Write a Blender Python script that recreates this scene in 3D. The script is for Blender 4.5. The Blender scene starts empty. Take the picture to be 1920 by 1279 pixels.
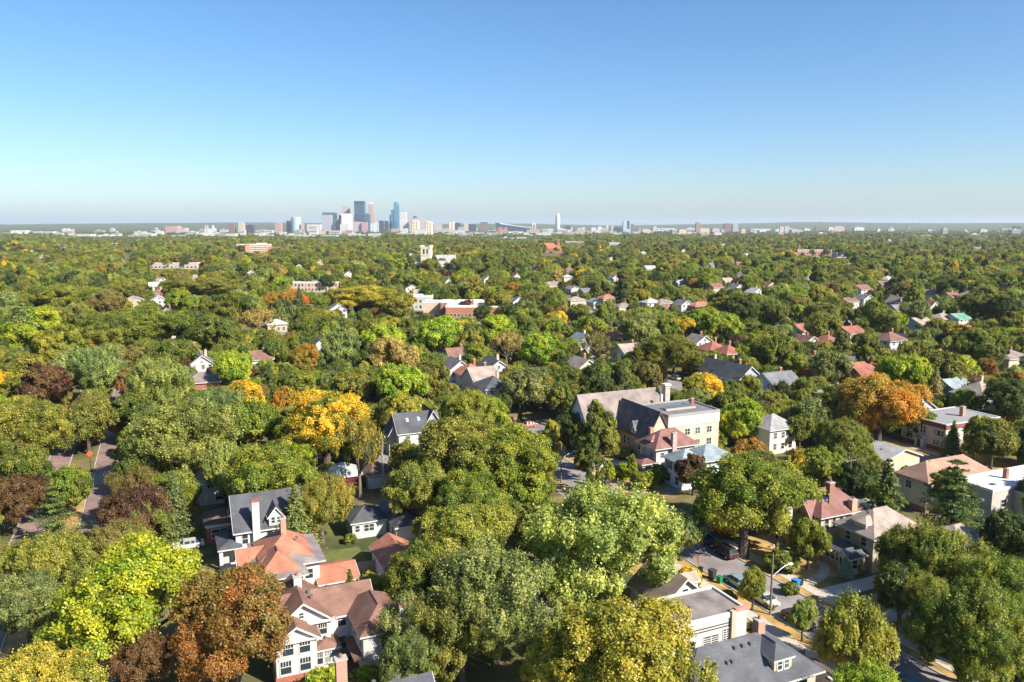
import bpy, math, random
import numpy as np
from mathutils import Vector, Matrix

S = bpy.context.scene
R = math.radians
col = bpy.data.collections.new('scene'); S.collection.children.link(col)

# ---------------------------------------------------------------- camera, world, sun, exposure
FPX, HOR, CAMH = 1478.0, 424.0, 50.0            # focal length in photo pixels, horizon row, drone height
PITCH = math.atan((639.5-HOR)/FPX)
cam_d = bpy.data.cameras.new('camera'); cam = bpy.data.objects.new('camera', cam_d); col.objects.link(cam)
cam_d.sensor_width = 36; cam_d.lens = FPX/1920*36; cam_d.clip_start = 1; cam_d.clip_end = 80000
cam.location = (0, 0, CAMH); cam.rotation_euler = (math.pi/2-PITCH, 0, 0)
S.camera = cam
SUN_EL, SUN_AZ = R(37), math.atan2(0.82, -0.57)  # azimuth from +Y clockwise (sun behind the camera, to the right)
w = bpy.data.worlds.new('World'); S.world = w; w.use_nodes = True
nt = w.node_tree; nt.nodes.clear()
sky = nt.nodes.new('ShaderNodeTexSky'); sky.sky_type = 'NISHITA'; sky.sun_disc = False
sky.sun_elevation = SUN_EL; sky.sun_rotation = SUN_AZ; sky.altitude = 300
sky.air_density = 0.95; sky.dust_density = 1.1; sky.ozone_density = 4.6
bg = nt.nodes.new('ShaderNodeBackground'); bg.inputs[1].default_value = 0.086
wo = nt.nodes.new('ShaderNodeOutputWorld')
hsv = nt.nodes.new('ShaderNodeHueSaturation'); hsv.inputs['Saturation'].default_value = 1.15
nt.links.new(sky.outputs[0], hsv.inputs['Color']); nt.links.new(hsv.outputs[0], bg.inputs[0]); nt.links.new(bg.outputs[0], wo.inputs[0])
sl = bpy.data.lights.new('sun', 'SUN'); sl.energy = 5.0; sl.angle = R(0.55); sl.color = (1, 0.93, 0.82)
so = bpy.data.objects.new('sun', sl); col.objects.link(so)
sdir = Vector((math.sin(SUN_AZ)*math.cos(SUN_EL), math.cos(SUN_AZ)*math.cos(SUN_EL), math.sin(SUN_EL)))
so.rotation_euler = sdir.to_track_quat('Z', 'Y').to_euler(); so.location = sdir*400
S.view_settings.view_transform = 'Standard'; S.view_settings.look = 'None'
S.view_settings.exposure = 1.05; S.view_settings.gamma = 1
S.cycles.use_denoising = True; S.cycles.max_bounces = 6; S.cycles.diffuse_bounces = 3
S.cycles.transmission_bounces = 3; S.cycles.glossy_bounces = 2; S.cycles.volume_bounces = 0
S.cycles.caustics_reflective = False; S.cycles.caustics_refractive = False
S.cycles.sample_clamp_indirect = 6

# ---------------------------------------------------------------- geometry helpers
cP, sP = math.cos(PITCH), math.sin(PITCH)
def G(x, y, z=0.0):
    """ground point (at height z) seen at photo pixel x, y"""
    dx = (x-960)/FPX; dv = (639.5-y)/FPX
    d = (dx, cP+dv*sP, -sP+dv*cP); t = (z-CAMH)/d[2]
    return d[0]*t, d[1]*t
def PX(X, Y, Z):
    f = Y*cP-(Z-CAMH)*sP; up = Y*sP+(Z-CAMH)*cP
    return 960+FPX*X/f, 639.5-FPX*up/f, FPX/f
A = R(24); cA, sA = math.cos(A), math.sin(A)     # the street grid is turned 24 degrees
def UVW(u, v): return u*cA-v*sA, u*sA+v*cA
def WUV(X, Y): return X*cA+Y*sA, -X*sA+Y*cA
def GUV(x, y, z=0.0): return WUV(*G(x, y, z))

def tag(o, label=None, cat=None, group=None, kind=None):
    if label: o['label'] = label
    if cat: o['category'] = cat
    if group: o['group'] = group
    if kind: o['kind'] = kind
    return o
def link(o, parent=None):
    col.objects.link(o)
    if parent: o.parent = parent
    return o
def empty(name, loc=(0,0,0), rz=0.0):
    o = bpy.data.objects.new(name, None); col.objects.link(o)
    o.empty_display_size = .5; o.location = loc; o.rotation_euler = (0, 0, rz); return o
class MB:
    def __init__(s): s.v = []; s.f = []
    def poly(s, pts):
        n = len(s.v); s.v += [tuple(p) for p in pts]; s.f.append(tuple(range(n, n+len(pts)))); return s
    def box(s, x0, x1, y0, y1, z0, z1):
        n = len(s.v)
        s.v += [(x0,y0,z0),(x1,y0,z0),(x1,y1,z0),(x0,y1,z0),(x0,y0,z1),(x1,y0,z1),(x1,y1,z1),(x0,y1,z1)]
        s.f += [tuple(n+i for i in q) for q in ((0,3,2,1),(4,5,6,7),(0,1,5,4),(1,2,6,5),(2,3,7,6),(3,0,4,7))]; return s
    def prism(s, pts, z0, z1):
        n = len(s.v); k = len(pts)
        s.v += [(p[0],p[1],z0) for p in pts]+[(p[0],p[1],z1) for p in pts]
        s.f.append(tuple(n+i for i in range(k))[::-1]); s.f.append(tuple(n+k+i for i in range(k)))
        for i in range(k): j = (i+1) % k; s.f.append((n+i, n+j, n+k+j, n+k+i))
        return s
    def frustum(s, cx, cy, z0, z1, r0, r1, seg=10, cap=True):
        n = len(s.v)
        for z, r in ((z0, r0), (z1, r1)):
            for i in range(seg):
                a = 2*math.pi*i/seg; s.v.append((cx+r*math.cos(a), cy+r*math.sin(a), z))
        for i in range(seg): j = (i+1) % seg; s.f.append((n+i, n+j, n+seg+j, n+seg+i))
        if cap: s.f.append(tuple(n+seg+i for i in range(seg))); s.f.append(tuple(n+i for i in range(seg))[::-1])
        return s
    def tube(s, pts, rad, seg=6):
        n = len(s.v); pts = [Vector(p) for p in pts]
        for i, p in enumerate(pts):
            d = (pts[min(i+1, len(pts)-1)]-pts[max(i-1, 0)]).normalized()
            a = d.cross(Vector((0,0,1)) if abs(d.z) < .95 else Vector((1,0,0))).normalized(); b = d.cross(a)
            r = rad[i] if isinstance(rad, (list, tuple)) else rad
            for k in range(seg):
                t = 2*math.pi*k/seg; s.v.append(tuple(p+a*r*math.cos(t)+b*r*math.sin(t)))
        for i in range(len(pts)-1):
            for k in range(seg):
                j = (k+1) % seg; s.f.append((n+i*seg+k, n+(i+1)*seg+k, n+(i+1)*seg+j, n+i*seg+j))
        s.f.append(tuple(n+k for k in range(seg))); m = n+(len(pts)-1)*seg; s.f.append(tuple(m+k for k in range(seg))[::-1])
        return s
    def mesh(s, name, mat):
        me = bpy.data.meshes.new(name); me.from_pydata(s.v, [], s.f); me.materials.append(mat)
        import bmesh
        b = bmesh.new(); b.from_mesh(me); bmesh.ops.recalc_face_normals(b, faces=b.faces); b.to_mesh(me); b.free()
        return me
    def build(s, name, mat, parent=None):
        return link(bpy.data.objects.new(name, s.mesh(name, mat)), parent)

# ---------------------------------------------------------------- materials
_mats = {}
def rgb(c):
    return (c, c, c, 1) if isinstance(c, (int, float)) else (c[0], c[1], c[2], 1)
def new_mat(name):
    m = bpy.data.materials.new(name); m.use_nodes = True
    n = m.node_tree; b = n.nodes['Principled BSDF']; b.inputs['Specular IOR Level'].default_value = .3
    return m, n, b
def N(n, t, **k):
    x = n.nodes.new(t)
    for a, v in k.items(): setattr(x, a, v)
    return x
def noise_mix(n, b, c, amp, scale, scale2=None, coord='Object', dirt=None, bump=0.0):
    tc = N(n, 'ShaderNodeTexCoord'); no = N(n, 'ShaderNodeTexNoise'); no.inputs['Scale'].default_value = scale; no.inputs['Detail'].default_value = 5
    n.links.new(tc.outputs[coord], no.inputs['Vector'])
    rp = N(n, 'ShaderNodeValToRGB'); rp.color_ramp.elements[0].position = .3; rp.color_ramp.elements[1].position = .7
    k = rgb(c); d = dirt or tuple(x*(1-amp) for x in k[:3])
    rp.color_ramp.elements[0].color = rgb(d); rp.color_ramp.elements[1].color = (k[0]*(1+amp*.5), k[1]*(1+amp*.5), k[2]*(1+amp*.5), 1)
    n.links.new(no.outputs['Fac'], rp.inputs['Fac']); n.links.new(rp.outputs['Color'], b.inputs['Base Color'])
    if bump:
        bp = N(n, 'ShaderNodeBump'); bp.inputs['Strength'].default_value = bump; bp.inputs['Distance'].default_value = .05
        no2 = N(n, 'ShaderNodeTexNoise'); no2.inputs['Scale'].default_value = scale2 or scale*8
        n.links.new(tc.outputs[coord], no2.inputs['Vector']); n.links.new(no2.outputs['Fac'], bp.inputs['Height']); n.links.new(bp.outputs['Normal'], b.inputs['Normal'])
    return rp
def paint(c, rough=.6, amp=.1, scale=.7, metal=0.0, bump=0.0, dirt=None):
    key = ('p', c, rough, amp, scale, metal, bump, dirt)
    if key in _mats: return _mats[key]
    m, n, b = new_mat('paint'); b.inputs['Roughness'].default_value = rough; b.inputs['Metallic'].default_value = metal
    noise_mix(n, b, c, amp, scale, bump=bump, dirt=dirt); _mats[key] = m; return m
def shingle(c, amp=.09, sc=1.6):
    """asphalt shingle courses"""
    key = ('s', c, amp, sc)
    if key in _mats: return _mats[key]
    m, n, b = new_mat('shingle'); b.inputs['Roughness'].default_value = .85
    tc = N(n, 'ShaderNodeTexCoord'); br = N(n, 'ShaderNodeTexBrick'); br.inputs['Scale'].default_value = 1.0*sc
    br.inputs['Brick Width'].default_value = .9; br.inputs['Row Height'].default_value = .28; br.inputs['Mortar Size'].default_value = .02
    k = rgb(c)[:3]
    br.inputs['Color1'].default_value = rgb(tuple(x*(1+amp) for x in k)); br.inputs['Color2'].default_value = rgb(tuple(x*(1-amp) for x in k)); br.inputs['Mortar'].default_value = rgb(tuple(x*.8 for x in k))
    mp = N(n, 'ShaderNodeCombineXYZ'); sp = N(n, 'ShaderNodeSeparateXYZ')
    n.links.new(tc.outputs['Object'], sp.inputs[0])
    ad = N(n, 'ShaderNodeMath', operation='ADD'); n.links.new(sp.outputs[0], ad.inputs[0]); n.links.new(sp.outputs[1], ad.inputs[1])
    ml = N(n, 'ShaderNodeMath', operation='MULTIPLY'); ml.inputs[1].default_value = 1.5; n.links.new(sp.outputs[2], ml.inputs[0])
    n.links.new(ad.outputs[0], mp.inputs[0]); n.links.new(ml.outputs[0], mp.inputs[1]); n.links.new(mp.outputs[0], br.inputs['Vector'])
    no = N(n, 'ShaderNodeTexNoise'); no.inputs['Scale'].default_value = .45; no.inputs['Detail'].default_value = 6; n.links.new(tc.outputs['Object'], no.inputs['Vector'])
    mr = N(n, 'ShaderNodeMapRange'); mr.inputs[1].default_value = .3; mr.inputs[2].default_value = .7; mr.inputs[3].default_value = .66; mr.inputs[4].default_value = 1.2; n.links.new(no.outputs['Fac'], mr.inputs[0])
    mx = N(n, 'ShaderNodeVectorMath', operation='SCALE'); n.links.new(br.outputs['Color'], mx.inputs[0]); n.links.new(mr.outputs[0], mx.inputs['Scale'])
    n.links.new(mx.outputs[0], b.inputs['Base Color']); _mats[key] = m; return m
def brick(c, sc=1.0, mortar=None):
    key = ('b', c, sc)
    if key in _mats: return _mats[key]
    m, n, b = new_mat('brickwork'); b.inputs['Roughness'].default_value = .85
    tc = N(n, 'ShaderNodeTexCoord'); sp = N(n, 'ShaderNodeSeparateXYZ'); cb = N(n, 'ShaderNodeCombineXYZ'); ad = N(n, 'ShaderNodeMath', operation='ADD')
    br = N(n, 'ShaderNodeTexBrick'); br.inputs['Scale'].default_value = 2.2*sc; br.inputs['Mortar Size'].default_value = .02
    k = rgb(c)[:3]
    br.inputs['Color1'].default_value = rgb(tuple(x*1.15 for x in k)); br.inputs['Color2'].default_value = rgb(tuple(x*.8 for x in k)); br.inputs['Mortar'].default_value = rgb(mortar or tuple(min(.6, x*1.2+.05) for x in k))
    n.links.new(tc.outputs['Object'], sp.inputs[0]); n.links.new(sp.outputs[0], ad.inputs[0]); n.links.new(sp.outputs[1], ad.inputs[1])
    n.links.new(ad.outputs[0], cb.inputs[0]); n.links.new(sp.outputs[2], cb.inputs[1]); n.links.new(cb.outputs[0], br.inputs['Vector'])
    n.links.new(br.outputs['Color'], b.inputs['Base Color']); _mats[key] = m; return m
def glass(c=(.03,.04,.05), rough=.08):
    key = ('g', c, rough)
    if key in _mats: return _mats[key]
    m, n, b = new_mat('window_glass'); b.inputs['Base Color'].default_value = rgb(c); b.inputs['Roughness'].default_value = rough; b.inputs['Specular IOR Level'].default_value = .6
    _mats[key] = m; return m
def facade(c1, c2, floor=12., bay=9., ratio=.5, gloss=.4, vert=False):
    """far tower cladding: storey bands and window bays"""
    key = ('f', c1, c2, floor, bay, ratio, vert)
    if key in _mats: return _mats[key]
    m, n, b = new_mat('tower_cladding'); b.inputs['Roughness'].default_value = gloss
    tc = N(n, 'ShaderNodeTexCoord'); sp = N(n, 'ShaderNodeSeparateXYZ'); n.links.new(tc.outputs['Object'], sp.inputs[0])
    def stripe(src, per, r):
        a = N(n, 'ShaderNodeMath', operation='DIVIDE'); a.inputs[1].default_value = per; n.links.new(src, a.inputs[0])
        f = N(n, 'ShaderNodeMath', operation='FRACT'); n.links.new(a.outputs[0], f.inputs[0])
        l = N(n, 'ShaderNodeMath', operation='LESS_THAN'); l.inputs[1].default_value = r; n.links.new(f.outputs[0], l.inputs[0]); return l.outputs[0]
    ad = N(n, 'ShaderNodeMath', operation='ADD'); n.links.new(sp.outputs[0], ad.inputs[0]); n.links.new(sp.outputs[1], ad.inputs[1])
    h = stripe(sp.outputs[2], floor, ratio); v = stripe(ad.outputs[0], bay, ratio)
    mu = N(n, 'ShaderNodeMath', operation='MULTIPLY'); n.links.new(h, mu.inputs[0]); n.links.new(v, mu.inputs[1])
    mx = N(n, 'ShaderNodeMix', data_type='RGBA'); n.links.new(v if vert else mu.outputs[0], mx.inputs['Factor'])
    mx.inputs['A'].default_value = rgb(c1); mx.inputs['B'].default_value = rgb(c2)
    n.links.new(mx.outputs['Result'], b.inputs['Base Color']); _mats[key] = m; return m

def leaf_material():
    m, n, b = new_mat('foliage')
    n.nodes.remove(b); out = n.nodes['Material Output']
    a1 = N(n, 'ShaderNodeAttribute', attribute_type='INSTANCER', attribute_name='tint'); a2 = N(n, 'ShaderNodeAttribute', attribute_type='INSTANCER', attribute_name='tint_b')
    av = N(n, 'ShaderNodeAttribute', attribute_name='shade'); am = N(n, 'ShaderNodeAttribute', attribute_name='lobe')
    mr = N(n, 'ShaderNodeMapRange'); mr.inputs[1].default_value = .35; mr.inputs[2].default_value = .75; n.links.new(am.outputs['Fac'], mr.inputs[0])
    mx = N(n, 'ShaderNodeMix', data_type='RGBA'); n.links.new(mr.outputs[0], mx.inputs['Factor']); n.links.new(a1.outputs['Color'], mx.inputs['A']); n.links.new(a2.outputs['Color'], mx.inputs['B'])
    hs = N(n, 'ShaderNodeHueSaturation'); n.links.new(mx.outputs['Result'], hs.inputs['Color'])
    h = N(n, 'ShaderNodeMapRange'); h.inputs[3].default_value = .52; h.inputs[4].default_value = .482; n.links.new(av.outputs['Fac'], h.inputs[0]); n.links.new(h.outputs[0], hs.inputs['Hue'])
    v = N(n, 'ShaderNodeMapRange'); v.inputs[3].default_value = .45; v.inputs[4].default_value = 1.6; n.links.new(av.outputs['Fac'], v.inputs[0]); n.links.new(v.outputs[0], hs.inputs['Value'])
    df = N(n, 'ShaderNodeBsdfDiffuse'); tr = N(n, 'ShaderNodeBsdfTranslucent'); gl = N(n, 'ShaderNodeBsdfGlossy'); gl.inputs['Roughness'].default_value = .45
    n.links.new(hs.outputs[0], df.inputs[0]); n.links.new(hs.outputs[0], tr.inputs[0])
    ms = N(n, 'ShaderNodeMixShader'); ms.inputs[0].default_value = .45; n.links.new(df.outputs[0], ms.inputs[1]); n.links.new(tr.outputs[0], ms.inputs[2])
    fr = N(n, 'ShaderNodeMixShader'); fr.inputs[0].default_value = .025; n.links.new(ms.outputs[0], fr.inputs[1]); n.links.new(gl.outputs[0], fr.inputs[2])
    n.links.new(fr.outputs[0], out.inputs[0]); return m
LEAF = leaf_material()
BARK = paint((.11,.085,.065), .9, .35, 3, bump=.6); BARK_PALE = paint((.3,.27,.23), .85, .3, 3)
WHITE = paint((.52,.505,.475), .65, .16, .45, bump=.15); TRIM = paint((.58,.565,.53), .55, .1, .6); CREAM = paint((.48,.415,.31), .7, .16, .45, bump=.15); TAN = paint((.40,.33,.24), .7, .16, .45, bump=.15)
PANE = glass(); CONCRETE = paint((.50,.46,.40), .85, .18, .6); ASPHALT = paint((.27,.245,.235), .9, .32, .22, bump=.2); BRICKY = paint((.25,.175,.155), .9, .3, .25, bump=.2)
# ---------------------------------------------------------------- the setting: ground, streets, pavements
random.seed(5); rng = np.random.default_rng(5)
def ground_material():
    m, n, b = new_mat('ground_grass'); b.inputs['Roughness'].default_value = .95
    tc = N(n, 'ShaderNodeTexCoord'); no = N(n, 'ShaderNodeTexNoise'); no.inputs['Scale'].default_value = .06; no.inputs['Detail'].default_value = 8; no.inputs['Roughness'].default_value = .65
    n.links.new(tc.outputs['Object'], no.inputs['Vector'])
    rp = N(n, 'ShaderNodeValToRGB'); e = rp.color_ramp.elements
    e[0].position = .35; e[0].color = (.045,.06,.018,1); e[1].position = .68; e[1].color = (.30,.205,.08,1)
    x = e.new(.5); x.color = (.12,.11,.04,1)
    n.links.new(no.outputs['Fac'], rp.inputs['Fac']); n.links.new(rp.outputs['Color'], b.inputs['Base Color'])
    return m
g = MB().poly([(-40000,-3000,0),(40000,-3000,0),(40000,45000,0),(-40000,45000,0)]).build('ground', ground_material()); tag(g, kind='structure')
DRY = paint((.42,.26,.10), .95, .45, .5, bump=.5, dirt=(.24,.17,.06)); LAWN = paint((.10,.135,.03), .95, .5, .9, bump=.5, dirt=(.11,.095,.035))
CONC2 = paint((.50,.43,.34), .9, .15, 1.2); KERB = paint((.42,.39,.35), .9, .15, 1.5)
def strip(name, u0, u1, v0, v1, z, mat, thick=None):
    p = [UVW(u0, v0), UVW(u1, v0), UVW(u1, v1), UVW(u0, v1)]
    o = (MB().prism(p, 0.0, z) if thick else MB().poly([(x, y, z) for x, y in p])).build(name, mat); return tag(o, kind='structure')
STREETS = [(-24.2,-20.2), (-14.8,-11.0), (70.3,77.6), (143.5,151.5), (236,244), (330,338), (424,432), (-110,-102), (-200,-192)]
CROSS = [(168.5,177.5), (375,383), (582,590), (790,798)]
for i, (a, b) in enumerate(STREETS):
    strip('street', a, b, 20, 1500, .008, BRICKY if i < 2 else ASPHALT)
for a, b in CROSS: strip('street', -500, 900, a, b, .012, ASPHALT)
for u in (-24.4, -10.8, 70.1, 77.7, 143.3, 151.6, -20.0, -15.0):
    for v0, v1 in ((20,167.5),(178.5,374)): strip('kerb', u-.1, u+.1, v0, v1, .13, KERB, True)
# verges, pavements and their slabs
slab_me = MB().box(-.9,.9,-.735,.735,0,.045).mesh('slab', CONC2)
def pavement(u0, u1, v0, v1, slabs=None):
    o = strip('pavement', u0, u1, v0, v1, .03, paint((.3,.26,.21), .9, .15, 1))
    if slabs:
        v = slabs[0]
        while v < slabs[1]:
            s = bpy.data.objects.new('slab', slab_me); link(s, o); x, y = UVW((u0+u1)/2+random.uniform(-.01,.01), v)
            s.location = (x, y, .028+random.uniform(0,.012)); s.rotation_euler = (random.uniform(-.004,.004), random.uniform(-.004,.004), A); s.scale = ((u1-u0)/1.8, 1, 1); v += 1.5
    return o
pavement(66.4, 68.2, 20, 167, (50, 97)); pavement(79.2, 81.0, 20, 167, (50, 101)); pavement(79.0+74.6, 155.4, 20, 167, (100, 136))
pavement(79.2, 81.0, 179, 374); pavement(66.4, 68.2, 179, 374); pavement(-9, -7.2, 20, 167)
for a, b in ((68.2,70.0),(77.8,79.2),(151.7,153.6),(-10.7,-9.0),(-19.9,-15.1)): strip('grass_verge', a, b, 20, 167, .02, DRY)
strip('lawn', 81.0, 91, 79.2, 96, .022, DRY); strip('lawn', 81.0, 90, 62, 73, .022, DRY); strip('lawn', -4, 4.8, 127, 136, .024, LAWN)
strip('lawn', 18.5, 26, 108.6, 118, .022, LAWN); strip('lawn', 60, 66.3, 60, 100, .022, DRY); strip('lawn', 155.4, 162, 100, 140, .022, DRY); strip('lawn', 81, 88, 118, 146, .022, DRY)
strip('lawn', 22, 44, 125, 129, .024, LAWN)
strip('driveway', 79.2, 92, 74.2, 77.2, .05, CONCRETE); strip('driveway', 20, 26.5, 99.5, 107, .045, paint((.52,.42,.31), .9, .12, .6)); strip('driveway', 77.8, 90, 66.5, 69, .05, CONCRETE)
strip('alley', 40.5, 44.5, 20, 167, .015, ASPHALT); strip('alley', 106, 109.5, 20, 120, .015, ASPHALT); strip('alley', 81, 96, 137.6, 140.6, .04, CONCRETE)
# curved garden path with three steps
pts = [(81, 79.0), (83.2, 79.6), (85.5, 80.6), (87.3, 82.2), (88.4, 84.2)]
m = MB()
for i in range(len(pts)-1):
    (a, b), (c, d) = pts[i], pts[i+1]; n_ = Vector((d-b, -(c-a))).normalized()*.7
    q = [UVW(a-n_.x, b-n_.y), UVW(a+n_.x, b+n_.y), UVW(c+n_.x, d+n_.y), UVW(c-n_.x, d-n_.y)]; m.poly([(x, y, .055+i*.002) for x, y in q])
path = tag(m.build('garden_path', CONC2), kind='structure')
for k in range(4):
    x, y = UVW(81.7+k*.55, 79.2+k*.16); s = MB().box(-.16,.16,-.8,.8,0,.16+.05*k).build('step', CONC2, path); s.location = (x, y, .05); s.rotation_euler[2] = A+.3
path2 = tag(strip('garden_path', 155.4, 162, 121.5, 123, .05, CONC2), kind='structure')

# far terrain: low hills and the wood that runs to the horizon as one mass
def fbm(x, y, seed, oct=4):
    r = np.zeros_like(x); a = 1.0; rs = np.random.default_rng(seed)
    for o in range(oct):
        for _ in range(3):
            th = rs.uniform(0, 2*math.pi); ph = rs.uniform(0, 6.28); r += a*np.sin((x*math.cos(th)+y*math.sin(th))*(2.1**o)+ph)/3
        a *= .5
    return r
def sheet(name, d0, d1, nd, na, hfun, mat, half=43):
    d = np.exp(np.linspace(math.log(d0), math.log(d1), nd)); a = np.radians(np.linspace(-half, half, na))
    D, T = np.meshgrid(d, a, indexing='ij'); X = D*np.sin(T); Y = D*np.cos(T); Z = hfun(X, Y, D)
    me = bpy.data.meshes.new(name); V = np.stack([X, Y, Z], -1).reshape(-1, 3)
    i, j = np.meshgrid(np.arange(nd-1), np.arange(na-1), indexing='ij'); k = (i*na+j).ravel()
    F = np.stack([k, k+1, k+na+1, k+na], -1)
    me.vertices.add(len(V)); me.vertices.foreach_set('co', V.ravel()); me.loops.add(F.size); me.loops.foreach_set('vertex_index', F.ravel())
    me.polygons.add(len(F)); me.polygons.foreach_set('loop_start', np.arange(0, F.size, 4)); me.materials.append(mat); me.update(); me.validate()
    return link(bpy.data.objects.new(name, me))
def wood_material():
    m, n, b = new_mat('far_canopy'); b.inputs['Roughness'].default_value = 1; b.inputs['Specular IOR Level'].default_value = 0
    tc = N(n, 'ShaderNodeTexCoord'); no = N(n, 'ShaderNodeTexNoise'); no.inputs['Scale'].default_value = .035; no.inputs['Detail'].default_value = 4; n.links.new(tc.outputs['Object'], no.inputs['Vector'])
    rp = N(n, 'ShaderNodeValToRGB'); e = rp.color_ramp.elements; e[0].position = .35; e[0].color = (.045,.06,.022,1); e[1].position = .68; e[1].color = (.14,.15,.05,1)
    n.links.new(no.outputs['Fac'], rp.inputs['Fac']); n.links.new(rp.outputs['Color'], b.inputs['Base Color']); return m
WOOD = wood_material()
def terrain(X, Y):
    """ground height of the far hills"""
    D = np.hypot(X, Y); t = np.clip((D-9500)/7000, 0, 1)
    return t*t*(3-2*t)*(72+44*fbm(X/1700., Y/5200., 3, 4))
rs_ = np.random.default_rng(9)
def canopy(X, Y, D):
    bump = rs_.normal(0, 1, X.shape)
    az = np.degrees(np.arctan2(X, Y)); city = np.clip(np.minimum((D-3600)/300, (8200-D)/600), 0, 1)*np.clip(np.minimum((az+31)/3, (21-az)/3), 0, 1)
    return (1-.75*city)*(6+2.5*fbm(X/60., Y/60., 7, 3)+bump*2.2)+terrain(X, Y)+np.where(D > 9000, 6, 0)
fw = sheet('far_woodland', 1700, 24000, 330, 620, canopy, WOOD); tag(fw, 'dark wooded plain running to the hazy horizon behind the city', 'woodland', kind='stuff')
hl = sheet('hills', 9000, 34000, 60, 160, lambda X, Y, D: terrain(X, Y)-1.0, WOOD); tag(hl, kind='structure')
# ---------------------------------------------------------------- tree prototypes (leaf by leaf crowns, shared mesh data)
def leaves_mesh(name, C, Nn, T, a, b, shade, lobe):
    n = len(C); Nn = Nn/np.linalg.norm(Nn, axis=1, keepdims=True)
    T = T-Nn*np.sum(T*Nn, axis=1, keepdims=True); T /= np.linalg.norm(T, axis=1, keepdims=True)+1e-9; Bv = np.cross(Nn, T)
    a = np.asarray(a).reshape(-1, 1)*np.ones((n, 1)); b = np.asarray(b).reshape(-1, 1)*np.ones((n, 1))
    V = np.stack([C+T*a, C+Bv*b+T*a*.15, C-T*a, C-Bv*b+T*a*.15], 1).reshape(-1, 3)
    me = bpy.data.meshes.new(name); me.vertices.add(len(V)); me.vertices.foreach_set('co', V.ravel().astype(np.float32))
    F = np.arange(len(V)); me.loops.add(len(F)); me.loops.foreach_set('vertex_index', F); me.polygons.add(n); me.polygons.foreach_set('loop_start', np.arange(0, len(F), 4))
    for nm, arr in (('shade', shade), ('lobe', lobe)):
        at = me.attributes.new(nm, 'FLOAT', 'POINT'); at.data.foreach_set('value', np.repeat(np.clip(arr, 0, 1), 4).astype(np.float32))
    me.materials.append(LEAF); me.update(); return me
def unit(v): return v/(np.linalg.norm(v, axis=-1, keepdims=True)+1e-9)
def crown(seed, nl=46, ns=22, nf=44, hc=1.55, z0=.34, leaf=.0215, style='round', top=.0, dens=1.0, lob=(.20,.36)):
    """unit crown: radius 1, lobes > clumps > leaves"""
    r = np.random.default_rng(seed); shp = np.array([1, 1, hc/2])
    nm = int(r.integers(6, 10)); j = np.arange(nm); az = j*2.39996+r.uniform(0, 6.28)+r.normal(0, .25, nm)     # main limbs, each a dome of its own
    el = np.where(j < 2, r.uniform(.75, 1.3, nm), r.uniform(-.75, .6, nm)); rm = np.where(j < 2, r.uniform(.3, .48, nm), r.uniform(.44, .6, nm))
    M = np.stack([rm*np.cos(el)*np.cos(az), rm*np.cos(el)*np.sin(az), rm*np.sin(el)], -1); mr_ = r.uniform(.36, .5, nm); mv = r.uniform(0, 1, nm)
    per = max(3, int(round(nl/nm))); Ls = []; lvs = []; ds = []
    for q in range(nm):
        i = np.arange(per*2); z = 1-2*(i+.5)/len(i); ph = i*2.39996+r.uniform(0, 6.28)
        d = unit(np.stack([np.sqrt(1-z*z)*np.cos(ph), np.sqrt(1-z*z)*np.sin(ph), z], -1)+r.normal(0, .2, (len(i), 3)))
        sc = d@unit(M[q]+np.array([0, 0, .12]))+r.normal(0, .15, len(i)); d = d[np.argsort(-sc)[:per]]
        p = M[q]+d*mr_[q]*r.uniform(.75, 1.08, (per, 1)); wid = 1-top*np.clip(p[:, 2:3], -1, 1)
        Ls.append(p*shp*np.concatenate([wid, wid, np.ones_like(wid)], 1)); lvs.append(np.clip(mv[q]*.6+r.uniform(0, 1, per)*.4, 0, 1)); ds.append(d)
    L = np.concatenate(Ls); lv = np.concatenate(lvs); d = np.concatenate(ds); L[:, 2] = np.maximum(L[:, 2], -.46*hc)
    lr = r.uniform(lob[0], lob[1], len(L))*.74
    inner = r.normal(0, .2, (max(4, nl//6), 3))*shp; L = np.concatenate([L, inner]); lr = np.concatenate([lr, r.uniform(.24, .34, len(inner))]); lv = np.concatenate([lv, r.uniform(0, 1, len(inner))]); d = np.concatenate([d, unit(inner+1e-3)])
    nl = len(L)
    sd = unit(r.normal(0, 1, (nl, ns, 3))+d[:, None]*.75+np.array([0, 0, .25])); sr = r.uniform(.72, 1.1, (nl, ns, 1))
    Sc = L[:, None]+sd*lr[:, None, None]*sr*np.array([1, 1, .85]); ssz = r.uniform(.06, .115, (nl, ns))*(lr/.30)[:, None]; sv = r.normal(0, .17, (nl, ns))
    k = int(nf*dens); off = r.normal(0, 1, (nl, ns, k, 3))*.62
    axis = sd*.6+np.array([0, 0, .85 if style == 'spray' else 0])
    if style == 'weep': axis = sd*.15+np.array([0, 0, -1.0])
    axis = unit(axis)
    if style in ('spray', 'weep'):
        al = np.sum(off*axis[:, :, None], -1, keepdims=True); off = off*.72+axis[:, :, None]*al*(1.5 if style == 'spray' else 2.4)
    C = Sc[:, :, None]+off*ssz[:, :, None, None]
    Nn = sd[:, :, None]*.85+np.array([0, 0, .35])+r.normal(0, .55, C.shape)
    T = r.normal(0, 1, C.shape)+axis[:, :, None]*(2.2 if style in ('spray', 'weep') else .3)
    sh = .5+sv[:, :, None]+r.normal(0, .16, (nl, ns, k))+(lv[:, None, None]-.5)*.22; lb = np.broadcast_to(lv[:, None, None], sh.shape)+r.normal(0, .14, sh.shape)+sv[:, :, None]*.8
    C = C.reshape(-1, 3); C[:, 2] += z0+hc/2
    n = len(C); s = leaf*r.uniform(.65, 1.35, n)
    e = 1.7 if style == 'weep' else 1.3 if style == 'spray' else 1.2
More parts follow.
